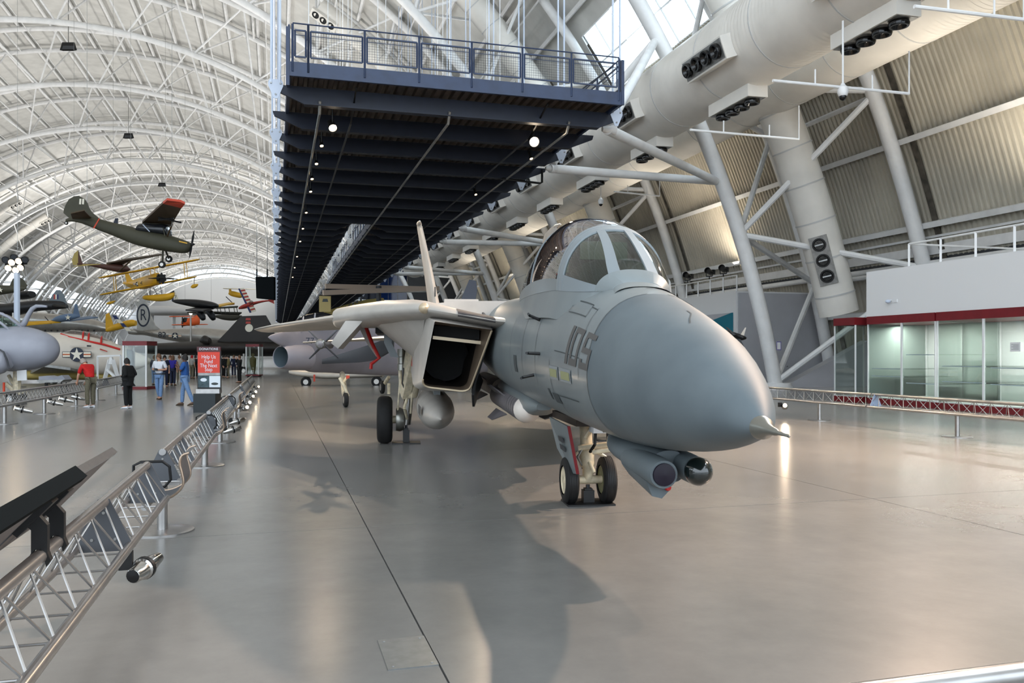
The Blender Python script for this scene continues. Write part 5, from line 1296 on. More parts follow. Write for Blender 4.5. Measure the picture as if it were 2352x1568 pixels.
def side_body(v, rows, name, m, n=20, e=2.2, sub=4, parent=None, angle=60):
    "rows: px, top py, bottom py, half width (m)[, depth offset]"
    rows = [tuple(r) + ((0,) if len(r) == 4 else ()) for r in rows]; N = (len(rows) - 1) * sub; sp = spline(rows, N); rings = []
    for (px, yt, yb, hw, yd) in sp:
        a, b = v(px, yt, yd), v(px, yb, yd); c = (a + b) / 2; hh = max((a.z - b.z) / 2, .004); hw = max(hw, .004); ring = []
        for i in range(n):
            t = 2 * math.pi * i / n; cs, sn = math.cos(t), math.sin(t); k = 2 / e
            ring.append(c + Vector((0, math.copysign(abs(cs) ** k, cs) * hw, math.copysign(abs(sn) ** k, sn) * hh)))
        rings.append(ring)
    return MB().loft(rings).build(name, m, parent or v.o, angle=angle)
def plate(v, pts, th, name, m, y=0.0, parent=None):
    "outline in pixels at depth offset y, with thickness th away from the viewer"
    return MB().prism([v(px, py, y) - Vector((0, th / 2, 0)) for px, py in pts], (0, th, 0)).build(name, m, parent or v.o, smooth=False)
def slabw(v, pts, th, name, m, parent=None, sub=True):
    "wing-like slab through 3-D corner points (px, py, y), thickness th up"
    return MB().prism([v(*p) for p in pts], (0, 0, th)).build(name, m, parent or v.o, smooth=False)
def rod(v, a, b, r, name, m, parent=None): return MB().tube([v(*a), v(*b)], r, 8).build(name, m, parent or v.o)
def wheel(v, px, py, r, w_, y=0.0, parent=None, hub='silver', ax=(0, 1, 0)):
    c = v(px, py, y); t = MB().lathe([(-w_/2, r*.6), (-w_/2, r*.85), (-w_*.3, r), (w_*.3, r), (w_/2, r*.85), (w_/2, r*.6)], c, ax, 20).build('tyre', 'tyre', parent or v.o)
    MB().lathe([(-w_*.55, r*.16), (-w_*.55, r*.5), (w_*.55, r*.5), (w_*.55, r*.16)], c, ax, 14).build('wheel_hub', hub, t)
def star(c, r, rot=0):
    return [c + Vector((math.sin(R(36 * k + rot)) * (r if k % 2 == 0 else r * .382), 0, math.cos(R(36 * k + rot)) * (r if k % 2 == 0 else r * .382))) for k in range(10)]
def insignia(par, c, r, bars=True, tilt=0):
    MB().lathe([(0, r), (.01, r)], c, (0, -1, 0), 28).build('insignia_disc', 'insignia_navy', par, smooth=False)
    if bars:
        for s_ in (-1, 1):
            f = lambda x0, x1, z0, z1, d, n, m: MB().box(c.x + min(s_*x0, s_*x1)*r, c.x + max(s_*x0, s_*x1)*r, c.y - d, c.y - d + .006, c.z + z0*r, c.z + z1*r).build(n, m, par, smooth=False)
            f(.9, 2.02, -.40, .42, .008, 'insignia_border', 'insignia_navy'); f(.95, 1.95, -.33, .35, .014, 'insignia_bar', 'insignia_white'); f(.95, 1.95, -.08, .10, .018, 'insignia_stripe', 'insignia_orange')
    st = star(Vector((c.x, c.y - .012, c.z)), r * .95); MB().prism(st, (0, -.008, 0)).build('insignia_star', 'insignia_white', par, smooth=False)
def hang(v, pts, ztop=None):
    for (px, py, y) in pts:
        a = v(px, py, y); MB().tube([a, a + Vector((0, 0, 26 - v.p.z * .2))], .012, 5).build('hanging_cable', 'galv', v.o)
def prop(v, px, py, L_, a, m='plane_black', y=0.0, hub=.12, tilt=(0, 0, 0)):
    c = v(px, py, y); d = Vector((math.sin(R(tilt[0])) , 0, math.cos(R(tilt[0]))))
    for s_ in (-1, 1): MB().tube([c, c + d * (s_ * L_ * .5), c + d * (s_ * L_)], [.06, .07, .02], 6).build('propeller_blade', m, v.o)
    MB().lathe([(0, hub), (hub * 1.6, hub * .2)], c, (1, 0, 0), 14).build('spinner', m, v.o)
def c2(ox, oy, s_, pts): return [(ox + p[0] / s_, oy + p[1] / s_) + tuple(p[2:]) for p in pts]
q = lambda pts: c2(130, 430, 6.918, pts)
# ---- olive high-wing spotter plane
bd = PV('spotter_plane', 'olive drab high-wing spotter plane hanging nose down with red wing tips', 'aircraft', 300, 540, 50)
rows = [(150, 505, 545, .06), (280, 465, 548, .14), (430, 470, 585, .2), (630, 490, 668, .28), (900, 560, 772, .36), (1150, 612, 876, .44), (1300, 662, 926, .48), (1500, 700, 976, .5), (1700, 740, 1012, .5), (1850, 778, 1032, .48), (1980, 820, 1046, .42), (2085, 860, 1030, .32), (2140, 888, 945, .14)]
fz = side_body(bd, [(130 + a / 6.918, 430 + b / 6.918, 430 + c / 6.918, w_) for a, b, c, w_ in rows], 'fuselage', 'olive', 20, 2.6)
plate(bd, q([(115, 410), (120, 360), (150, 280), (200, 195), (280, 145), (360, 138), (440, 180), (490, 250), (512, 320), (560, 395), (680, 495), (560, 540), (250, 520), (180, 470)]), .10, 'tail_fin', 'olive')
for k in (0, 1): plate(bd, q([(365 + k * 45, 182), (395 + k * 45, 182), (388 + k * 45, 272), (358 + k * 45, 268)]), .012, 'tail_stripe', 'insignia_white', -.062)
slabw(bd, q([(250, 505, -.05), (560, 500, -.05), (440, 372, -1.7), (225, 420, -1.7)]), .06, 'tailplane', 'olive_under')
slabw(bd, q([(250, 505, .05), (560, 500, .05), (520, 560, 1.7), (300, 555, 1.7)]), .06, 'tailplane', 'olive_under')
rows = [(1300, 650, 700, .40), (1360, 585, 720, .46), (1600, 592, 745, .48), (1760, 600, 765, .45), (1790, 690, 775, .42)]
side_body(bd, [(130 + a / 6.918, 430 + b / 6.918, 430 + c / 6.918, w_) for a, b, c, w_ in rows], 'cabin_glass', 'cabin_dark', 20, 3)
MB().tube([bd(*p) for p in q([(1370, 590, -.5), (1480, 705, -.5)])], .03, 6).build('cabin_post', 'pale_blue_steel', bd.o)
slabw(bd, q([(1360, 565, 0), (1830, 590, 0), (1985, 330, -5.0), (1690, 260, -5.0)]), .12, 'wing', 'olive_under')
slabw(bd, q([(1690, 262, -5.0), (1985, 332, -5.0), (2040, 268, -5.7), (1975, 235, -5.75), (1755, 207, -5.7)]), .12, 'wing_tip', 'orange_red')
slabw(bd, q([(1360, 575, 0), (1830, 592, 0), (1790, 640, 5.4), (1420, 620, 5.4)]), .12, 'wing', 'olive')
plate(bd, q([(900, 580), (930, 495), (978, 490), (972, 585)]), .04, 'antenna', 'navy_dark')
for i in range(2): rod(bd, q([(1620, 480 + i * 40, -2.2)])[0], q([(1980, 560 - i * 110, -2.2)])[0] if i == 0 else q([(1860, 490, -2.4)])[0], .05, 'rocket_tube', 'plane_black')
rod(bd, q([(1840, 585, -1.8)])[0], q([(1760, 775, -.5)])[0], .05, 'wing_strut', 'olive_under'); rod(bd, q([(1690, 640, -.5)])[0], q([(1720, 770, -.5)])[0], .03, 'cabin_strut', 'olive')
rod(bd, q([(1690, 1010, -.3)])[0], q([(1680, 1215, -1.0)])[0], .06, 'gear_leg', 'plane_olive_dark'); rod(bd, q([(1730, 1000, .3)])[0], q([(1785, 1135, 1.0)])[0], .06, 'gear_leg', 'plane_olive_dark')
wheel(bd, *q([(1675, 1228)])[0], .21, .14, -1.0); wheel(bd, *q([(1785, 1138)])[0], .21, .14, 1.0); wheel(bd, *q([(155, 568)])[0], .11, .07)
rod(bd, q([(200, 515, 0)])[0], q([(155, 568, 0)])[0], .03, 'tail_wheel_leg', 'olive')
prop(bd, *q([(2148, 905)])[0], .85, 0, tilt=(10, 0, 0))
plate(bd, q([(578, 648), (672, 490), (690, 495), (600, 655)]), .012, 'tail_band', 'orange_red', -.30)
plate(bd, q([(1945, 848), (2075, 880), (2075, 898), (1945, 868)]), .012, 'nose_marking', 'yellow', -.46)
hang(bd, [(200, 470, 0), (395, 520, -2.0), (395, 520, 2.0)])
# ---- brown glider
gp = PV('glider', 'small brown glider with tan tail hanging behind the olive plane', 'aircraft', 240, 610, 75)
rows = [(330, 1205, 1232, .05), (430, 1212, 1235, .12), (600, 1212, 1268, .3), (800, 1222, 1315, .42), (1000, 1218, 1352, .45), (1100, 1245, 1345, .4), (1165, 1290, 1312, .1)]
side_body(gp, [(130 + a / 6.918, 430 + b / 6.918, 430 + c / 6.918, w_) for a, b, c, w_ in rows], 'fuselage', 'glider_brown', 18)
plate(gp, q([(245, 1150), (285, 1050), (345, 1000), (350, 1100), (345, 1235), (262, 1235)]), .06, 'rudder', 'glider_tan'); plate(gp, q([(345, 1000), (372, 1100), (405, 1195), (430, 1215), (345, 1235)]), .08, 'tail_fin', 'glider_brown')
slabw(gp, q([(250, 1270, 1.4), (420, 1225, 0), (700, 1225, -.3), (420, 1250, -.6)]), .05, 'tailplane', 'glider_tan')
slabw(gp, q([(790, 1215, 0), (1050, 1225, 0), (1210, 1165, -2.5), (1680, 1082, -8), (1640, 1078, -8.3), (1150, 1145, -2.5)]), .12, 'wing', 'olive_under'); slabw(gp, q([(790, 1220, 0), (1040, 1228, 0), (1000, 1262, 6), (860, 1258, 6)]), .12, 'wing', 'glider_tan')
rod(gp, q([(1185, 1160, -2.4)])[0], q([(985, 1340, -.3)])[0], .07, 'wing_strut', 'olive_under')
MB().ball(gp(*q([(1080, 1245, 0)])[0]), .28, 14, 8).build('canopy', 'canopy_glass', gp.o)
hang(gp, [(170, 608, 0), (260, 605, 0)])
# ---- yellow float biplane
fb = PV('float_biplane', 'yellow biplane floatplane with black radial engine hanging in the hall', 'aircraft', 340, 645, 80)
def bar_wing(v, a, b, ch, th, name, m):   # a, b: (px, py, y) leading edge ends; chord runs along +-x/depth
    A, B = v(*a), v(*b); cd = Vector((-.35, .93, .05)); S = [(A.lerp(B, f), ch * k, th * k2, cd, (0, 0, 1)) for f, k, k2 in ((0, .35, .4), (.03, .8, .8), (.08, 1, 1), (.5, 1, 1), (.92, 1, 1), (.97, .8, .8), (1, .35, .4))]
    return MB().loft(wing(S, 8)).build(name, m, v.o)
bar_wing(fb, (226, 638, -2.5), (459, 595, 2.5), 1.5, .22, 'upper_wing', 'yellow'); bar_wing(fb, (229, 677, -2.5), (452, 635, 2.5), 1.5, .22, 'lower_wing', 'yellow')
side_body(fb, [(288, 650, 655, .08, 4.6), (300, 645, 661, .25, 3.8), (330, 635, 664, .45, 2), (355, 628, 656, .55, .4), (364, 626, 654, .5, 0)], 'fuselage', 'yellow', 18)
plate(fb, [(286, 622), (291, 620), (299, 636), (308, 650), (312, 660), (300, 660), (292, 652)], .10, 'tail_fin', 'yellow', 4.2)
slabw(fb, [(282, 652, 2.8), (318, 655, 2.8), (316, 650, 5.8), (284, 648, 5.8)], .08, 'tailplane', 'yellow')
ec = fb(371, 639, -.3)
MB().lathe([(0, .30), (.25, .42), (.5, .40)], ec + Vector((-.35, .2, 0)), (.9, -.4, 0), 16).build('engine_case', 'plane_black', fb.o)
for k in range(7):
    a = R(k * 51.4 + 90); e_ = Vector((.4 * math.cos(a) * .55, .9 * math.cos(a) * .55, math.sin(a) * .55)); MB().tube([ec, ec + e_], .10, 8).build('engine_cylinder', 'plane_black', fb.o)
for s_ in (-1, 1): MB().tube([ec + Vector((.25, -.2, 0)), ec + Vector((.25 + s_ * .6, -.2 + s_ * .3, -.03)), ec + Vector((.25 + s_ * 1.25, -.2 + s_ * .4, -.06))], [.05, .08, .03], 6).build('propeller_blade', 'plane_black', fb.o)
for (px, y0, y1, yd) in ((262, 633, 671, -1.9), (267, 633, 670, -1.0), (424, 603, 641, 1.0), (430, 602, 640, 2.0), (346, 617, 632, -.6), (356, 615, 630, -.4)):
    rod(fb, (px - 2, y0, yd), (px + 1, y1, yd), .035, 'wing_strut', 'yellow')
side_body(fb, [(328, 680, 686, .1, .5), (336, 678, 689, .38, .3), (365, 676, 692, .45, 0), (390, 673, 689, .42, -.4), (400, 671, 680, .15, -.6)], 'main_float', 'yellow', 16)
side_body(fb, [(244, 696, 698, .04), (250, 693, 699, .16), (258, 691, 697, .16), (265, 690, 692, .04)], 'tip_float', 'yellow', 12); side_body(fb, [(438, 658, 660, .04), (443, 653, 662, .16), (450, 652, 660, .16), (455, 652, 655, .04)], 'tip_float', 'yellow', 12)
for (a, b) in (((252, 676, -2), (255, 692, -2)), ((446, 637, 2), (446, 654, 2)), ((345, 660, 0), (345, 678, 0)), ((368, 656, 0), (372, 676, 0)), ((352, 660, 0), (362, 678, 0))): rod(fb, a, b, .03, 'float_strut', 'plane_black')
insignia(fb.o, fb(316, 652, 2.2), .22); text('44', .55, 'insignia_navy', fb.o, fb(328, 650, 1.5))
hang(fb, [(300, 625, -.5), (380, 610, .5)])
# ---- black plane with white tail, wheel spats and yellow wings
r_ = lambda pts: c2(300, 560, 6.03, pts)
bp = PV('racing_plane', 'black low-wing plane with white tail and yellow wings hanging above the bomber', 'aircraft', 450, 695, 92)
side_body(bp, [(300 + a / 6.03, 560 + b / 6.03, 560 + c / 6.03, w_) for a, b, c, w_ in ((580, 775, 800, .1), (640, 768, 825, .25), (800, 765, 862, .45), (950, 772, 890, .6), (1100, 795, 905, .65), (1190, 825, 890, .5), (1215, 845, 870, .2))], 'fuselage', 'plane_black', 18)
plate(bp, r_([(595, 780), (600, 690), (610, 650), (640, 700), (665, 770)]), .1, 'tail_fin', 'insignia_white'); plate(bp, r_([(540, 680), (600, 645), (612, 680), (560, 690)]), .12, 'fin_tip', 'plane_black'); plate(bp, r_([(570, 790), (575, 740), (600, 740), (600, 800)]), .1, 'rudder', 'flash_blue'); text('7', .5, 'insignia_navy', bp.o, bp(*r_([(622, 738, -.06)])[0]))
slabw(bp, r_([(1020, 890, 0), (1180, 885, 0), (1440, 830, 5.5), (1360, 825, 5.5)]), .14, 'wing', 'yellow'); slabw(bp, r_([(900, 895, 0), (1150, 905, 0), (1000, 940, -4), (760, 925, -4)]), .14, 'wing', 'plane_black')
plate(bp, r_([(1340, 832), (1430, 822), (1440, 840), (1350, 850)]), .1, 'wing_tip', 'flash_red', 5.4)
for k in (0, 1): side_body(bp, [(300 + (a + k * 140) / 6.03, 560 + b / 6.03, 560 + c / 6.03, w_, -1.5 + k * 3) for a, b, c, w_ in ((900, 920, 950, .1), (940, 910, 1010, .25), (990, 920, 1062, .28), (1035, 990, 1050, .12))], 'wheel_spat', 'plane_black', 14)
hang(bp, [(425, 690, 0), (485, 695, 0)])
# ---- dark olive biplane below it
ob = PV('scout_biplane', 'dark olive biplane hanging low behind the black racing plane', 'aircraft', 500, 725, 110)
side_body(ob, [(300 + a / 6.03, 560 + b / 6.03, 560 + c / 6.03, w_) for a, b, c, w_ in ((1180, 985, 1020, .3), (1300, 980, 1055, .6), (1450, 985, 1060, .5), (1540, 990, 1010, .1))], 'fuselage', 'plane_olive_dark', 14)
slabw(ob, r_([(780, 960, -4), (900, 945, -4), (1540, 960, 4), (1500, 990, 4)]), .16, 'lower_wing', 'plane_olive_dark'); slabw(ob, r_([(1180, 900, -3), (1250, 885, -3), (1490, 870, 4), (1480, 885, 4)]), .14, 'upper_wing', 'plane_olive_dark')
for x in (1200, 1240, 1300, 1360, 1430, 1470): rod(ob, r_([(x, 885, 0)])[0], r_([(x + 15, 965, 0)])[0], .05, 'wing_strut', 'plane_olive_dark')
# ---- red, white and blue striped aerobatic plane, standing on its wing
ap = PV('aerobatic_plane', 'small red and white aerobatic plane with striped red white and blue wings', 'aircraft', 567, 690, 100)
side_body(ap, [(300 + a / 6.03, 560 + b / 6.03, 560 + c / 6.03, w_) for a, b, c, w_ in ((1500, 875, 905, .15), (1560, 840, 900, .45), (1640, 815, 880, .5), (1720, 800, 840, .4), (1850, 780, 805, .25), (1985, 775, 790, .08))], 'fuselage', 'flash_red', 14)
A0_, A1_, B0_, B1_ = (1490, 620), (1570, 608), (1650, 955), (1740, 930)
def pl4(u0, u1, v0, v1): 
    def pt(u, v_): return (lerp(lerp(A0_[0], B0_[0], v_), lerp(A1_[0], B1_[0], v_), u), lerp(lerp(A0_[1], B0_[1], v_), lerp(A1_[1], B1_[1], v_), u))
    return r_([pt(u0, v0), pt(u1, v0), pt(u1, v1), pt(u0, v1)])
plate(ap, pl4(0, .3, 0, 1), .12, 'wing_leading_panel', 'flash_blue', -.3)
for k in range(15): plate(ap, pl4(.3, 1, k / 15, (k + 1) / 15), .12, 'wing_stripe', 'flash_red' if k % 2 else 'insignia_white', -.3)
MB().ball(ap(*r_([(1670, 815, -.3)])[0]), .3, 12, 8).build('canopy', 'canopy_glass', ap.o)
rod(ap, r_([(1320, 730, -.2)])[0], r_([(1425, 830, -.2)])[0], .05, 'propeller_blade', 'plane_black'); plate(ap, r_([(1900, 790), (1990, 830), (1975, 770), (1920, 760)]), .1, 'tail_fin', 'flash_red')
# ---- yellow light plane far off
lp = PV('light_plane', 'tiny white and yellow high-wing light plane far off by the end wall', 'aircraft', 540, 668, 130)
side_body(lp, [(525, 672, 676, .1), (532, 668, 680, .4), (550, 672, 684, .5), (560, 676, 682, .3)], 'fuselage', 'yellow', 12); bar_wing(lp, (512, 662, -3), (588, 664, 3), 1.5, .2, 'wing', 'insignia_white'); plate(lp, [(526, 676), (526, 664), (531, 664), (533, 676)], .1, 'tail_fin', 'yellow')
# ---- silver bomber tail
b29 = PV('bomber', 'silver bomber with black circle R on its tail and number 82', 'aircraft', 400, 770, 140)
side_body(b29, [(296, 755, 767, .4), (312, 756, 769, .7), (333, 757, 770, .95), (366, 756, 777, 1.2), (416, 754, 786, 1.45), (466, 753, 792, 1.5), (515, 757, 796, 1.5), (560, 762, 798, 1.5), (640, 764, 798, 1.5)], 'fuselage', 'silver', 24, 2.0)
plate(b29, [(315, 758), (316.6, 701), (323, 686), (333, 683), (338, 698), (345, 722), (356, 746), (370, 757)], .3, 'tail_fin', 'silver')
slabw(b29, [(318, 764, -.5), (352, 767, -.5), (330, 760, -6), (306, 757, -6)], .2, 'tailplane', 'silver')
rc = b29(329, 724, -.17); rr_ = MB(); n = 32; vs = []
for (ox, oz) in ((1.15, 1.95), (.90, 1.65)):
    for i in range(n): vs.append(rc + Vector((math.cos(2*math.pi*i/n) * ox, 0, math.sin(2*math.pi*i/n) * oz)))
rr_.add(vs, [(i, (i+1) % n, n + (i+1) % n, n + i) for i in range(n)]); rr_.build('tail_ring', 'insignia_navy', b29.o, smooth=False)
text('R', 2.7, 'insignia_navy', b29.o, rc + Vector((0, -.02, 0)), sx=.7)
text('82', 1.35, 'insignia_navy', b29.o, b29(372, 769, -1.42)); insignia(b29.o, b29(402, 771, -1.47), .55)
# ---- black delta jet with big fin
sr = PV('black_jet', 'long flat black jet with a large triangular fin and white disc', 'aircraft', 520, 790, 86)
side_body(sr, [(300, 799, 807, .6), (338, 790, 812, 1.1), (400, 786, 815, 1.5), (450, 783, 816, 2.2), (504, 780, 817, 2.8), (600, 780, 818, 3.2), (700, 784, 817, 3.2), (800, 790, 815, 3)], 'fuselage', 'blackbird', 24, 2.0)
plate(sr, [(500, 784), (526, 757), (554, 726), (610, 724), (622, 745), (640, 790)], .3, 'tail_fin', 'blackbird', -2.0)
dc = sr(572, 753, -2.18); MB().lathe([(0, .40), (.01, .40)], dc, (0, -1, 0), 24).build('fin_disc', 'insignia_white', sr.o, smooth=False)
for k in range(2): plate(sr, [(565, 730 + k * 8), (575, 730 + k * 8), (576, 735 + k * 8), (564, 735 + k * 8)], .01, 'fin_marking', 'flash_red', -2.17)
side_body(sr, [(460, 778, 786, .2, -2.5), (470, 770, 790, .5, -2.5), (482, 776, 790, .5, -2.5)], 'inlet_spike', 'blackbird', 14)
for (px, yd) in ((415, -1.5), (560, -3)): rod(sr, (px, 812, yd), (px, 850, yd), .12, 'gear_leg', 'silver'); wheel(sr, px, 851, .4, .3, yd)
# ---- dark British aircraft with tail flash
ra = PV('night_fighter', 'black aircraft with grey tail and red white blue flash at the far left', 'aircraft', 90, 700, 72)
side_body(ra, [(-60, 690, 735, .8), (0, 697, 730, .8), (40, 694, 724, .7), (76, 690, 716, .55), (113, 690, 712, .35), (145, 692, 709, .15), (157, 702, 707, .06)], 'fuselage', 'plane_black', 18)
plate(ra, [(112, 692), (122, 676), (130, 666), (138, 666), (146, 676), (150, 688), (156, 707), (130, 708)], .12, 'tail_fin', 'raf_grey')
for k, m in enumerate(('flash_red', 'insignia_white', 'flash_blue')): plate(ra, [(123.5 + k * 3.6, 676), (127 + k * 3.6, 676), (127 + k * 3.6, 687), (123.5 + k * 3.6, 687)], .01, 'tail_flash', m, -.066)
slabw(ra, [(118, 704, -.2), (152, 706, -.2), (150, 700, -2.2), (124, 698, -2.2)], .08, 'tailplane', 'plane_black')
for (px, yd) in ((6, -2), (30, -2)): rod(ra, (px, 718, yd), (px, 812, yd), .08, 'gear_leg', 'silver')
# ---- olive fighter tail top left
ot = PV('olive_fighter', 'olive fighter tail with white star behind the floodlight mast', 'aircraft', 20, 660, 62)
side_body(ot, [(-80, 650, 690, .7), (-20, 654, 680, .55), (20, 655, 674, .35), (50, 656, 668, .15), (60, 658, 664, .05)], 'fuselage', 'olive', 16)
plate(ot, [(22, 658), (30, 640), (42, 634), (54, 642), (62, 655), (55, 665), (30, 668)], .1, 'tail_fin', 'olive'); MB().prism(star(ot(1, 666, -.52), .2), (0, -.01, 0)).build('insignia_star', 'insignia_white', ot.o, smooth=False)
side_body(ot, [(36, 672, 684, .2, 3), (50, 668, 688, .6, 3), (72, 668, 684, .6, 3), (74, 670, 680, .4, 3)], 'engine_cowling', 'plane_black', 16)
slabw(ot, [(5, 672, 0), (44, 668, 0), (60, 662, 2), (40, 660, 2)], .06, 'tailplane', 'olive')
hang(ot, [(40, 640, 0)])
# ---- blue fighter with white star
bf = PV('blue_fighter', 'blue grey propeller fighter with white star below the black aircraft', 'aircraft', 150, 728, 95)
side_body(bf, [(118, 735, 740, .15), (130, 727, 740, .5), (145, 722, 739, .55), (163, 720, 735, .4), (178, 721, 730, .2), (184, 724, 728, .06)], 'fuselage', 'plane_blue', 16)
plate(bf, [(168, 722), (172, 700), (176, 697), (180, 712), (184, 726)], .1, 'tail_fin', 'plane_blue'); MB().prism(star(bf(156, 729, -.52), .35), (0, -.01, 0)).build('insignia_star', 'insignia_white', bf.o, smooth=False)
slabw(bf, [(130, 738, 0), (160, 738, 0), (225, 730, 4), (205, 728, 4)], .12, 'wing', 'plane_blue'); slabw(bf, [(125, 738, 0), (140, 741, 0), (60, 748, -4), (56, 741, -4)], .12, 'wing', 'yellow')
rod(bf, (103, 727, 0), (118, 744, 0), .05, 'propeller_blade', 'plane_black')
# ---- silver transport fuselage, far left
tf = PV('transport_plane', 'long silver ribbed transport fuselage far off behind the jets', 'aircraft', 150, 745, 150)
side_body(tf, [(-40, 716, 762, 1.8), (40, 716, 762, 1.8), (140, 722, 762, 1.7), (220, 735, 762, 1.4), (262, 752, 762, .5)], 'fuselage', 'silver', 24)
for i in range(12): plate(tf, [(60 + i * 14, 757), (64 + i * 14, 757), (64 + i * 14, 761), (60 + i * 14, 761)], .05, 'fuselage_window', 'plane_black', -1.5)
# ---- yellow trainer and orange biplane between
yp = PV('yellow_trainer', 'yellow tailed trainer plane left of the bomber tail', 'aircraft', 270, 742, 120)
plate(yp, [(243, 760), (243, 722), (250, 718), (256, 732), (264, 758)], .15, 'tail_fin', 'yellow'); side_body(yp, [(246, 752, 762, .2), (270, 742, 758, .5), (300, 734, 750, .6), (312, 736, 748, .4)], 'fuselage', 'yellow', 14)
for k in range(4): plate(yp, [(258 + k * 9, 724 + k * 9), (266 + k * 9, 724 + k * 9), (274 + k * 9, 733 + k * 9), (264 + k * 9, 733 + k * 9)], .1, 'wing_panel', 'flash_blue' if k % 2 == 0 else 'insignia_white', -1)
op = PV('orange_biplane', 'bright orange biplane with a black engine behind the bomber', 'aircraft', 440, 738, 125)
side_body(op, [(418, 736, 750, .3), (428, 731, 748, .6), (445, 728, 748, .55), (458, 724, 744, .2)], 'fuselage', 'orange', 14); bar_wing(op, (388, 727, -3), (456, 726, 3), 1.4, .18, 'upper_wing', 'orange'); bar_wing(op, (394, 746, -3), (478, 745, 3), 1.4, .18, 'lower_wing', 'orange'); plate(op, [(446, 735), (450, 724), (458, 722), (459, 742)], .1, 'tail_fin', 'orange')
MB().lathe([(0, .3), (.2, .5), (.5, .5)], op(421, 736, -.5), (.6, .8, 0), 14).build('engine_case', 'plane_black', op.o); rod(op, (419, 728, -.6), (419, 752, -.6), .1, 'propeller_blade', 'plane_black')

# ---- grey attack jet nose at the left edge
a6 = PV('attack_jet', 'pale grey attack jet nose with a bent refuelling probe at the left edge', 'aircraft', 60, 800, 30)
side_body(a6, [(-190, 742, 850, 1.2), (-90, 745, 852, 1.15), (0, 750, 850, 1.05), (30, 748, 853, 1.0), (60, 750, 851, .9), (90, 758, 845, .76), (115, 770, 834, .52), (128, 782, 822, .28), (134, 794, 810, .10), (135.5, 801, 804, .01)], 'fuselage', 'jet_grey', 28, 2.1, 5)
side_body(a6, [(-140, 722, 760, .62), (-60, 712, 760, .66), (0, 718, 760, .62), (25, 730, 760, .5), (44, 746, 760, .2)], 'canopy', 'wind_glass', 20)
for pts in ([(-20, 716, -.3), (0, 719, -.45), (20, 728, -.42), (40, 744, -.3), (48, 750, -.2)], [(-15, 736, -.66), (0, 740, -.66), (15, 752, -.6), (24, 762, -.5)], [(-30, 717, 0), (5, 720, 0), (30, 735, 0), (48, 749, 0)]):
    MB().tube([a6(*p) for p in pts], .045, 8).build('canopy_frame', 'jet_grey', a6.o)
MB().tube([a6(*p) for p in [(46, 752, 0), (56, 742, 0), (66, 722, 0), (74, 709, 0), (84, 703, 0), (96, 703, 0), (108, 704, 0)]], [.11, .10, .085, .08, .07, .055, .04], 10).build('refuelling_probe', 'jet_grey', a6.o)
# intake cheek
side_body(a6, [(-190, 800, 868, .5, -1.0), (-20, 802, 862, .42, -.95), (12, 806, 852, .36, -.92), (22, 815, 846, .28, -.88)], 'intake_cheek', 'jet_grey', 20)
MB().tube([a6(*p) for p in [(-2, 802, -1.2), (8, 808, -1.2), (16, 826, -1.15), (20, 842, -1.1), (22, 846, -1.1)]], .03, 8).build('intake_lip', 'grey_dark', a6.o)
rod(a6, (40, 850, 0), (38, 905, 0), .14, 'nose_strut', 'gear_white'); rod(a6, (12, 880, -.1), (36, 900, 0), .08, 'drag_brace', 'gear_white'); rod(a6, (38, 896, 0), (20, 862, .2), .06, 'drag_brace', 'gear_white')
wheel(a6, 27, 917, .30, .16, -.1, hub='white_paint', ax=(.5, 1, 0)); wheel(a6, 48, 916, .30, .16, .3, ax=(.5, 1, 0)); rod(a6, (40, 905, 0), (64, 896, -.1), .06, 'tow_link', 'gear_white')
plate(a6, [(39, 851), (61, 849), (62, 873), (40, 874)], .03, 'gear_door', 'white_paint', -.3); rod(a6, (9, 878, -.5), (9, 906, -.5), .04, 'red_tag', 'orange_red')
# ---- white jet with red canopy frame and star insignia
wj = PV('white_jet', 'white navy jet with red canopy frame and blue star insignia', 'aircraft', 190, 815, 52)
side_body(wj, [(40, 770, 850, 1.3), (100, 764, 848, 1.35), (150, 764, 852, 1.35), (200, 768, 858, 1.2), (240, 778, 860, 1.0), (280, 795, 858, .75), (310, 808, 850, .5), (335, 818, 840, .26), (348, 825, 830, .04)], 'fuselage', 'cream_white', 26, 2.3)
side_body(wj, [(142, 766, 774, .3), (165, 758, 785, .5), (200, 762, 792, .52), (235, 774, 800, .48), (262, 788, 806, .35), (280, 800, 806, .1)], 'canopy', 'canopy_glass', 18)
MB().tube([wj(*p) for p in [(140, 767, -.55), (160, 774, -.8), (200, 783, -.85), (240, 791, -.75), (276, 802, -.5)]], .07, 6).build('canopy_rail', 'red', wj.o)
for (x, yt, yb) in ((190, 765, 782), (203, 768, 784), (232, 776, 790)): MB().tube([wj(x, yb, -.82), wj(x + 1, yt, -.5), wj(x + 2, yt - 3, 0)], .06, 6).build('canopy_bow', 'red', wj.o)
insignia(wj.o, wj(176.5, 814, -1.36), .44)
plate(wj, [(230, 800), (247, 806), (246, 808), (229, 803)], .02, 'red_stripe', 'flash_red', -1.12); plate(wj, [(161, 793), (200, 793), (200, 796), (161, 796)], .05, 'slat', 'cream_white', -1.4); plate(wj, [(200, 792), (209, 793), (209, 796), (200, 796)], .05, 'vent', 'plane_black', -1.4)
slabw(wj, [(70, 858, -.8), (190, 856, -.8), (162, 850, -4.0), (100, 842, -4.0)], .15, 'wing', 'galv'); side_body(wj, [(60, 850, 872, .6), (160, 852, 872, .7), (240, 858, 872, .4), (262, 862, 868, .1)], 'belly', 'glider_tan', 16)
for px in (120, 215): rod(wj, (px, 862, -.5), (px, 884, -.5), .09, 'gear_leg', 'gear_white'); wheel(wj, px, 885, .35, .22, -.5)
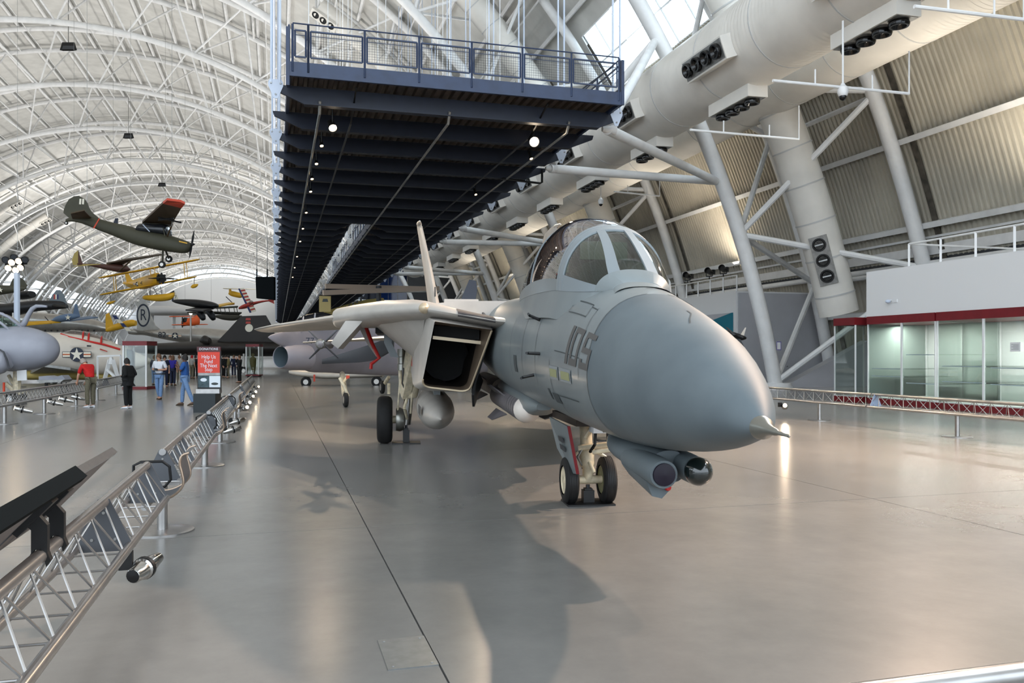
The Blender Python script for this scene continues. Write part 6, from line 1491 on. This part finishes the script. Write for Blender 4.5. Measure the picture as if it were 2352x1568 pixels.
# ---- grey jet with chin intake behind the fighter wing
cj = PV('intake_jet', 'pale violet grey jet with a big round chin intake behind the fighter wing', 'aircraft', 640, 800, 27.5)
side_body(cj, [(616, 773, 775.5, .01, 0), (626, 767.5, 783, .12, .2), (645, 762.5, 794, .28, .6), (668, 758, 806, .46, 1.2), (700, 755, 850, .66, 2.0), (760, 752, 856, .8, 3.5), (830, 750, 860, .85, 5.2), (910, 748, 862, .9, 7.2), (1010, 745, 860, .9, 10), (1120, 745, 855, .7, 13)], 'fuselage', 'jet_violet', 28, 2.2, 5)
side_body(cj, [(664, 752, 762, .1, 1.4), (690, 728, 762, .36, 1.9), (720, 720, 762, .42, 2.6), (750, 718, 760, .42, 3.3), (790, 735, 758, .3, 4.2)], 'canopy', 'cabin_dark', 18)
for (x, t, yd) in ((695, 728, 1.9), (722, 720, 2.6)): MB().tube([cj(x, 758, yd - .42), cj(x + 1, t + 8, yd - .3), cj(x + 2, t, yd)], .03, 6).build('canopy_bow', 'jet_grey', cj.o)
ic = cj(655, 820, .9); dn = Vector((-.52, -.85, .02)).normalized(); cjl = MB().lathe([(-.0, .355), (-.02, .37), (.05, .40), (.5, .45), (1.2, .45)], ic + dn * .2, -dn, 28, cap=False).build('intake_cowl', 'jet_violet', cj.o)
MB().lathe([(0, .355), (.3, .34), (.9, .30)], ic + dn * .2, -dn, 28, cap=False).build('intake_duct', 'steel_ring', cjl); MB().lathe([(.88, .31), (.9, .01)], ic + dn * .2, -dn, 24).build('intake_end', 'fan_black', cjl)
text('77', .30, 'insignia_navy', cj.o, cj(712, 783, 1.15), rot=(R(90), 0, R(22)))
rod(cj, (786, 858, 3.4), (792, 905, .3), .10, 'nose_strut', 'gear_white'); rod(cj, (800, 862, 2), (788, 880, 1), .05, 'drag_brace', 'gear_white'); MB().tube([cj(780, 868, .3), cj(790, 886, .2), cj(800, 910, .2)], .05, 8).build('nose_fork', 'gear_white', cj.o)
wheel(cj, 794, 918, .245, .14, .2, ax=(.93, .36, 0)); plate(cj, [(795, 862), (803, 862), (803, 868), (795, 870)], .03, 'red_tag', 'orange_red', .5)
wheel(cj, 878, 889, .29, .16, 9, ax=(.93, .36, 0)); rod(cj, (880, 886, 9), (893, 866, 8.5), .08, 'gear_leg', 'gear_white'); rod(cj, (893, 905, 8.6), (893, 880, 8.6), .07, 'gear_leg', 'gear_white')
side_body(cj, [(905, 770, 805, .05, 4), (850, 790, 830, .06, 3), (740, 825, 836, .05, 2.2)], 'shade_panel', 'grey_dark', 10)  # dark panel standing in for the shading on the jet's flank
bt = PV('trainer_jet', 'cream bellied jet seen low behind the intake jet', 'aircraft', 720, 862, 48)
side_body(bt, [(664, 851, 857, .1), (680, 850, 862, .5), (720, 851, 868, .8), (765, 853, 870, .8), (820, 852, 868, .8), (880, 850, 866, .7)], 'fuselage', 'cream_white', 18)
rod(bt, (703, 866, -.3), (703, 878, -.3), .09, 'gear_leg', 'gear_white'); wheel(bt, 703, 877, .30, .18, -.4); wheel(bt, 865, 876, .30, .18, -.4); plate(bt, [(720, 860), (724, 860), (724, 876), (720, 876)], .03, 'red_tag', 'orange_red', -1)
# ---- helicopter rotor, pale banner, far tail fin, dark glass tower
hr_ = PV('helicopter', 'helicopter with long drooping beige rotor blades behind the fighter', 'aircraft', 860, 690, 62)
mat('rotor_beige', (190, 172, 156), .5)
for (a, b) in (((747, 657, -3), (1000, 663, 5)), ((742, 672, -6), (1008, 662, 3))): MB().bar(hr_(*a), hr_(*b), .16, .34, up=(0, 0, 1)).build('rotor_blade', 'rotor_beige', hr_.o, smooth=False)
MB().lathe([(0, .25), (.5, .2)], hr_(870, 672, 0), (0, 0, 1), 12).build('rotor_hub', 'grey_dark', hr_.o); MB().lathe([(0, .2), (1.2, .16)], hr_(870, 705, 0), (0, 0, 1), 12).build('rotor_mast', 'grey_dark', hr_.o)
side_body(hr_, [(780, 745, 770, .3), (810, 728, 800, 1.0), (870, 705, 810, 1.1), (940, 715, 800, 1.0), (1050, 730, 760, .4)], 'fuselage', 'raf_grey', 18)
for (x, y_) in ((800, 812), (930, 806)): rod(hr_, (x, y_ - 20, -1), (x, 866, -1), .12, 'gear_leg', 'grey_dark')
wt = PV('airliner', 'distant beige airliner with a row of dark windows behind the rotor blades', 'aircraft', 810, 705, 92)
side_body(wt, [(745, 716, 740, .6), (775, 706, 738, 1.2), (830, 690, 728, 1.3), (880, 684, 720, 1.3)], 'fuselage', 'glider_tan', 18)
for k in range(9): plate(wt, [(764 + k * 9, 717 - k * 4.2), (768 + k * 9, 715 - k * 4.2), (768 + k * 9, 720 - k * 4.2), (764 + k * 9, 722 - k * 4.2)], .05, 'cabin_window', 'plane_black', -1.2)
bn2 = PV('hanging_banner', 'beige hanging banner with a dark print left of the rotor blades', 'banner', 746, 697, 58)
mat('banner_beige', (176, 158, 104), .7); plate(bn2, [(733, 678), (760, 679), (760, 716), (733, 716)], .03, 'banner_cloth', 'banner_beige'); plate(bn2, [(742, 686), (752, 686), (754, 693), (740, 693)], .01, 'banner_print', 'ink', -.02); rod(bn2, (733, 678, 0), (760, 679, 0), .04, 'banner_rod', 'black')
tf2 = PV('grey_tail_fin', 'dark blue grey jet tail fin rising behind the fighter', 'aircraft', 1080, 690, 45)
mat('fin_slate', (96, 100, 112), .5); plate(tf2, [(1050, 720), (1062, 680), (1078, 642), (1094, 645), (1096, 665), (1088, 720)], .14, 'tail_fin', 'fin_slate'); side_body(tf2, [(1040, 716, 760, .5), (1080, 712, 765, .7), (1120, 716, 770, .7)], 'fuselage', 'fin_slate', 14)
MB().tube([tf2(1060, 765, 0), tf2(1060, 890, 0)], .2, 8).build('gear_leg', 'galv', tf2.o)
# ---- small rocket model right of the cockpit
ms = PV('target_drone', 'dark missile with pointed fins in front of the white box', 'missile', 1694, 772, 33)
side_body(ms, [(1650, 752, 764, .12, .8), (1672, 758, 772, .2, .4), (1700, 767, 781, .2), (1710, 771, 780, .14), (1714, 774, 778, .05)], 'missile_body', 'plane_black', 16, 2.0)
plate(ms, [(1700, 770), (1711, 752), (1714, 752), (1708, 772)], .03, 'missile_fin', 'cream_white', -.1); plate(ms, [(1692, 778), (1700, 778), (1712, 801)], .03, 'missile_fin', 'plane_black', -.1); plate(ms, [(1666, 750), (1672, 752), (1690, 768), (1684, 770)], .03, 'missile_fin', 'plane_black', -.1)
MB().tube([ms(1690, 780, 0), ms(1690, 868, 0)], .06, 8).build('display_stand', 'galv', ms.o)
# ---- hanging black screen box
sb_ = PV('video_screen', 'large black screen box hanging left of the catwalk', 'screen', 608, 665, 66)
plate(sb_, [(589, 636), (631, 636), (631, 689), (591, 685)], .5, 'screen_case', 'matte_black'); plate(sb_, [(592, 641), (629, 641), (629, 684), (593, 681)], .02, 'screen_glass', 'matte_black', -.27)
for x in (590, 614): rod(sb_, (x, 636, 0), (x, 618, 0), .06, 'hanger_rod', 'black')
MB().tube([sb_(590, 618, 0), sb_(590, 500, 0)], .03, 6).build('hanger_cable', 'galv', sb_.o); MB().tube([sb_(614, 618, 0), sb_(614, 500, 0)], .03, 6).build('hanger_cable', 'galv', sb_.o)
# ---- floodlight mast
fm = PV('floodlight_mast', 'tall pale mast with a cluster of lit floodlights at the left edge', 'floodlight', 39, 888, 45)
rod(fm, (39, 888, 0), (39, 625, 0), .15, 'mast_pole', 'pale_blue_steel')
MB().lathe([(0, .45), (.03, .45)], fm(39, 888, 0), (0, 0, 1), 20).build('base_plate', 'galv', fm.o); rod(fm, (12, 607, 0), (62, 605, 0), .05, 'cross_bar', 'black')
for (px, py, lit) in ((14, 596, 0), (28, 602, 1), (44, 599, 1), (58, 596, 0), (20, 615, 1), (37, 620, 1), (48, 614, 1), (33, 591, 0)):
    lp_ = MB().lathe([(-.22, .1), (-.1, .17), (.08, .2), (.08, .17)], fm(px, py, -.1), (.1, -.9, -.35), 14, cap=False).build('lamp_head', 'black', fm.o); MB().lathe([(.07, .17), (.075, .01)], fm(px, py, -.1), (.1, -.9, -.35), 14).build('lamp_lens', 'lamp_glow_small' if lit else 'grey_dark', lp_)
st2 = PV('lamp_pole', 'slim silver pole standing in front of the bomber', 'pole', 438, 822, 110)
rod(st2, (438, 845, 0), (438, 722, 0), .12, 'pole_tube', 'silver'); MB().lathe([(0, .6), (.05, .6), (.06, .2)], st2(438, 845, 0), (0, 0, 1), 16).build('base_plate', 'galv', st2.o); MB().ball(st2(438, 720, 0), .2, 10, 8).build('lamp_head', 'lamp_glow_small', st2.o)
# ---- hanging loudspeakers at the crown
for i, (px, py, Dd) in enumerate(((157, 107, 100), (295, 312, 140), (372, 424, 180))):
    sp_ = PV('loudspeaker', 'black loudspeaker hanging from the vault, ' + ['nearest of three', 'middle one of three', 'farthest of three'][i], 'loudspeaker', px, py, Dd, group='loudspeakers under the crown'); k = Dd / 100 * .62 if i else 1.0; w_ = (20, 13, 10)[i]; h_ = (10, 6.5, 4.5)[i]
    rings = [[sp_(px + x * w_ * f, py + h_ * yy, dd * .9) for x, dd in ((-1, -1), (1, -1), (1, 1), (-1, 1))] for f, yy in ((.72, -1), (.9, .2), (1, .8), (.6, 1))]
    MB().loft(rings).build('speaker_case', 'black', sp_.o, smooth=False); MB().tube([sp_(px, py - h_, 0), sp_(px, py - h_, 0) + Vector((0, 0, 6))], .05, 6).build('hanger_cable', 'galv', sp_.o); MB().prism([sp_(px - w_ * .6, py - h_ * .2, -.95), sp_(px + w_ * .6, py - h_ * .2, -.95), sp_(px + w_ * .7, py + h_ * .6, -.98), sp_(px - w_ * .7, py + h_ * .6, -.98)], (0, -.03, 0)).build('speaker_grille', 'grey_dark', sp_.o, smooth=False)
# ---- floor cases, frames and tables among the jets
def px_case(name_label, ax, ay, D, x0, x1, ycap, ytop, ybase, yfl, fig):
    v = PV('display_case', name_label, 'display case', ax, ay, D); w2 = (v(x1, ay) - v(x0, ay)).x; c = v((x0 + x1) / 2, ay); zz = lambda py: v(x0, py).z; xa, xb = v(x0, ay).x, v(x1, ay).x
    MB().box(xa, xb, 0, w2, zz(ytop), zz(ycap)).build('case_cap', 'maroon', v.o, smooth=False); MB().box(xa, xb, 0, w2, zz(yfl), zz(ybase)).build('case_base', 'maroon', v.o, smooth=False); MB().box(xa + .1, xb - .1, .1, w2 - .1, zz(ay), zz(yfl)).build('case_plinth', 'black', v.o, smooth=False)
    for (a, b) in ((0, 0), (1, 0), (1, 1), (0, 1)): MB().box(xa + a * (w2 - .08), xa + a * (w2 - .08) + .08, b * (w2 - .08), b * (w2 - .08) + .08, zz(ybase), zz(ytop)).build('mullion', 'steel_white', v.o, smooth=False)
    MB().box(xa + .09, xb - .09, .03, .04, zz(ybase), zz(ytop)).build('pane', 'glass', v.o, smooth=False); MB().box(xb - .04, xb - .03, .09, w2 - .09, zz(ybase), zz(ytop)).build('pane', 'glass', v.o, smooth=False); MB().box(xa + .03, xa + .04, .09, w2 - .09, zz(ybase), zz(ytop)).build('pane', 'glass', v.o, smooth=False)
    return v
c1 = px_case('tall glass case with maroon cap behind the person in the black coat', 309, 905, 42, 281, 337, 783, 793, 888, 896, 1)
fg = PV('flight_suit', 'grey green flight suit on a stand inside the tall glass case', 'suit', 299, 887, 42.6); side_body(fg, [(292, 800, 812, .06), (295, 802, 858, .15), (299, 800, 886, .2), (303, 802, 886, .18), (306, 806, 858, .12)], 'suit_body', 'raf_grey', 14); MB().ball(fg(299, 797, 0), .16, 12, 8).build('helmet', 'cream_white', fg.o); MB().lathe([(0, .25), (.03, .25)], fg(299, 887, 0), (0, 0, 1), 16).build('stand_base', 'black', fg.o)
c2_ = px_case('small glass case with maroon cap at the far end of the left barriers', 580, 868, 66, 564, 595, 790, 796, 860, 863, 1)
fg2 = PV('uniform', 'olive uniform on a mannequin inside the small far glass case', 'suit', 581, 859, 66.6); side_body(fg2, [(574, 822, 832, .06), (577, 820, 845, .18), (581, 818, 858, .22), (585, 820, 858, .2), (588, 822, 834, .08)], 'uniform_body', 'cloth_olive', 14); MB().ball(fg2(581, 815, 0), .14, 12, 8).build('helmet', 'cloth_olive', fg2.o); MB().lathe([(0, .25), (.03, .25)], fg2(581, 859, 0), (0, 0, 1), 16).build('stand_base', 'black', fg2.o)
fr_ = PV('metal_gantry', 'white rectangular metal frame standing beside the tall glass case', 'frame', 250, 884, 48)
for (a, b) in (((224, 884, 0), (224, 818, 0)), ((277, 880, 0), (277, 816, 0)), ((224, 818, 0), (277, 816, 0))): MB().bar(fr_(*a), fr_(*b), .09).build('frame_bar', 'steel_white', fr_.o, smooth=False)
MB().box(*[fr_(224, 884, 0).x - .1, fr_(277, 884, 0).x + .1], -.1, .1, -.04, .0).build('frame_foot', 'galv', fr_.o, smooth=False)
af = PV('a_frame_stand', 'white steel A-shaped stand inside the white frame', 'stand', 256, 880, 50)
for (a, b) in (((238, 880, 0), (252, 826, 0)), ((274, 878, 0), (259, 826, 0)), ((246, 848, 0), (266, 866, 0))): MB().bar(af(*a), af(*b), .20, .14).build('stand_leg', 'steel_white', af.o, smooth=False)
plate(af, [(250, 836), (253, 820), (258, 820), (262, 836)], .16, 'stand_head', 'steel_white')
tb = PV('service_table', 'grey metal work table behind the barrier left of the red shirt', 'table', 130, 906, 40)
plate(tb, [(96, 872), (158, 871), (150, 877), (101, 878)], .9, 'table_top', 'galv', 0)
for x, yd in ((104, -.3), (141, -.3), (108, .4), (152, .4)): rod(tb, (x, 878, yd), (x + 2, 905, yd), .035, 'leg', 'black')
plate(tb, [(97, 864), (118, 862), (130, 866), (150, 861), (158, 871), (97, 873)], .6, 'tool_trolley', 'jet_grey', .1)
# ---- far mezzanine overlook and dark glass tower
mz = PV('overlook_platform', 'pale curved overlook platform far behind the bomber tail', 'platform', 400, 715, 230)
side_body(mz, [(335, 705, 722, 2), (350, 703, 724, 4), (420, 704, 724, 5), (470, 708, 722, 3)], 'platform_body', 'white_paint', 20, 3)
for x in (350, 400, 450): rod(mz, (x, 722, 0), (x, 829, 0), .4, 'support_column', 'white_paint')
tw = thing('wall_glass', kind='structure')
mat('blue_glass', (24, 46, 92), .1, noise=(.25, .35)); mat('tower_dark', (34, 36, 38), .5, noise=(.3, .2))
def xwall(x0, x1, y0, y1, D, name, m, th=.6):
    a, b, c, d = atD(x0, y1, D), atD(x1, y1, D), atD(x1, y0, D), atD(x0, y0, D); MB().prism([a, b, c, d], (SA * th, CA * th, 0)).build(name, m, tw, smooth=False)
for i in range(3):
    for j in range(4): xwall(870 + i * 22, 891 + i * 22, 598 + j * 31, 628 + j * 31, 135, 'glass_panel', 'blue_glass')
xwall(936, 1110, 606, 725, 133, 'tower_wall', 'tower_dark', 2)
for x in (838, 858): a = atD(x, 720, 128); MB().tube([a, atD(x, 612, 128)], .8, 14).build('tower_column', 'navy_dark', tw)
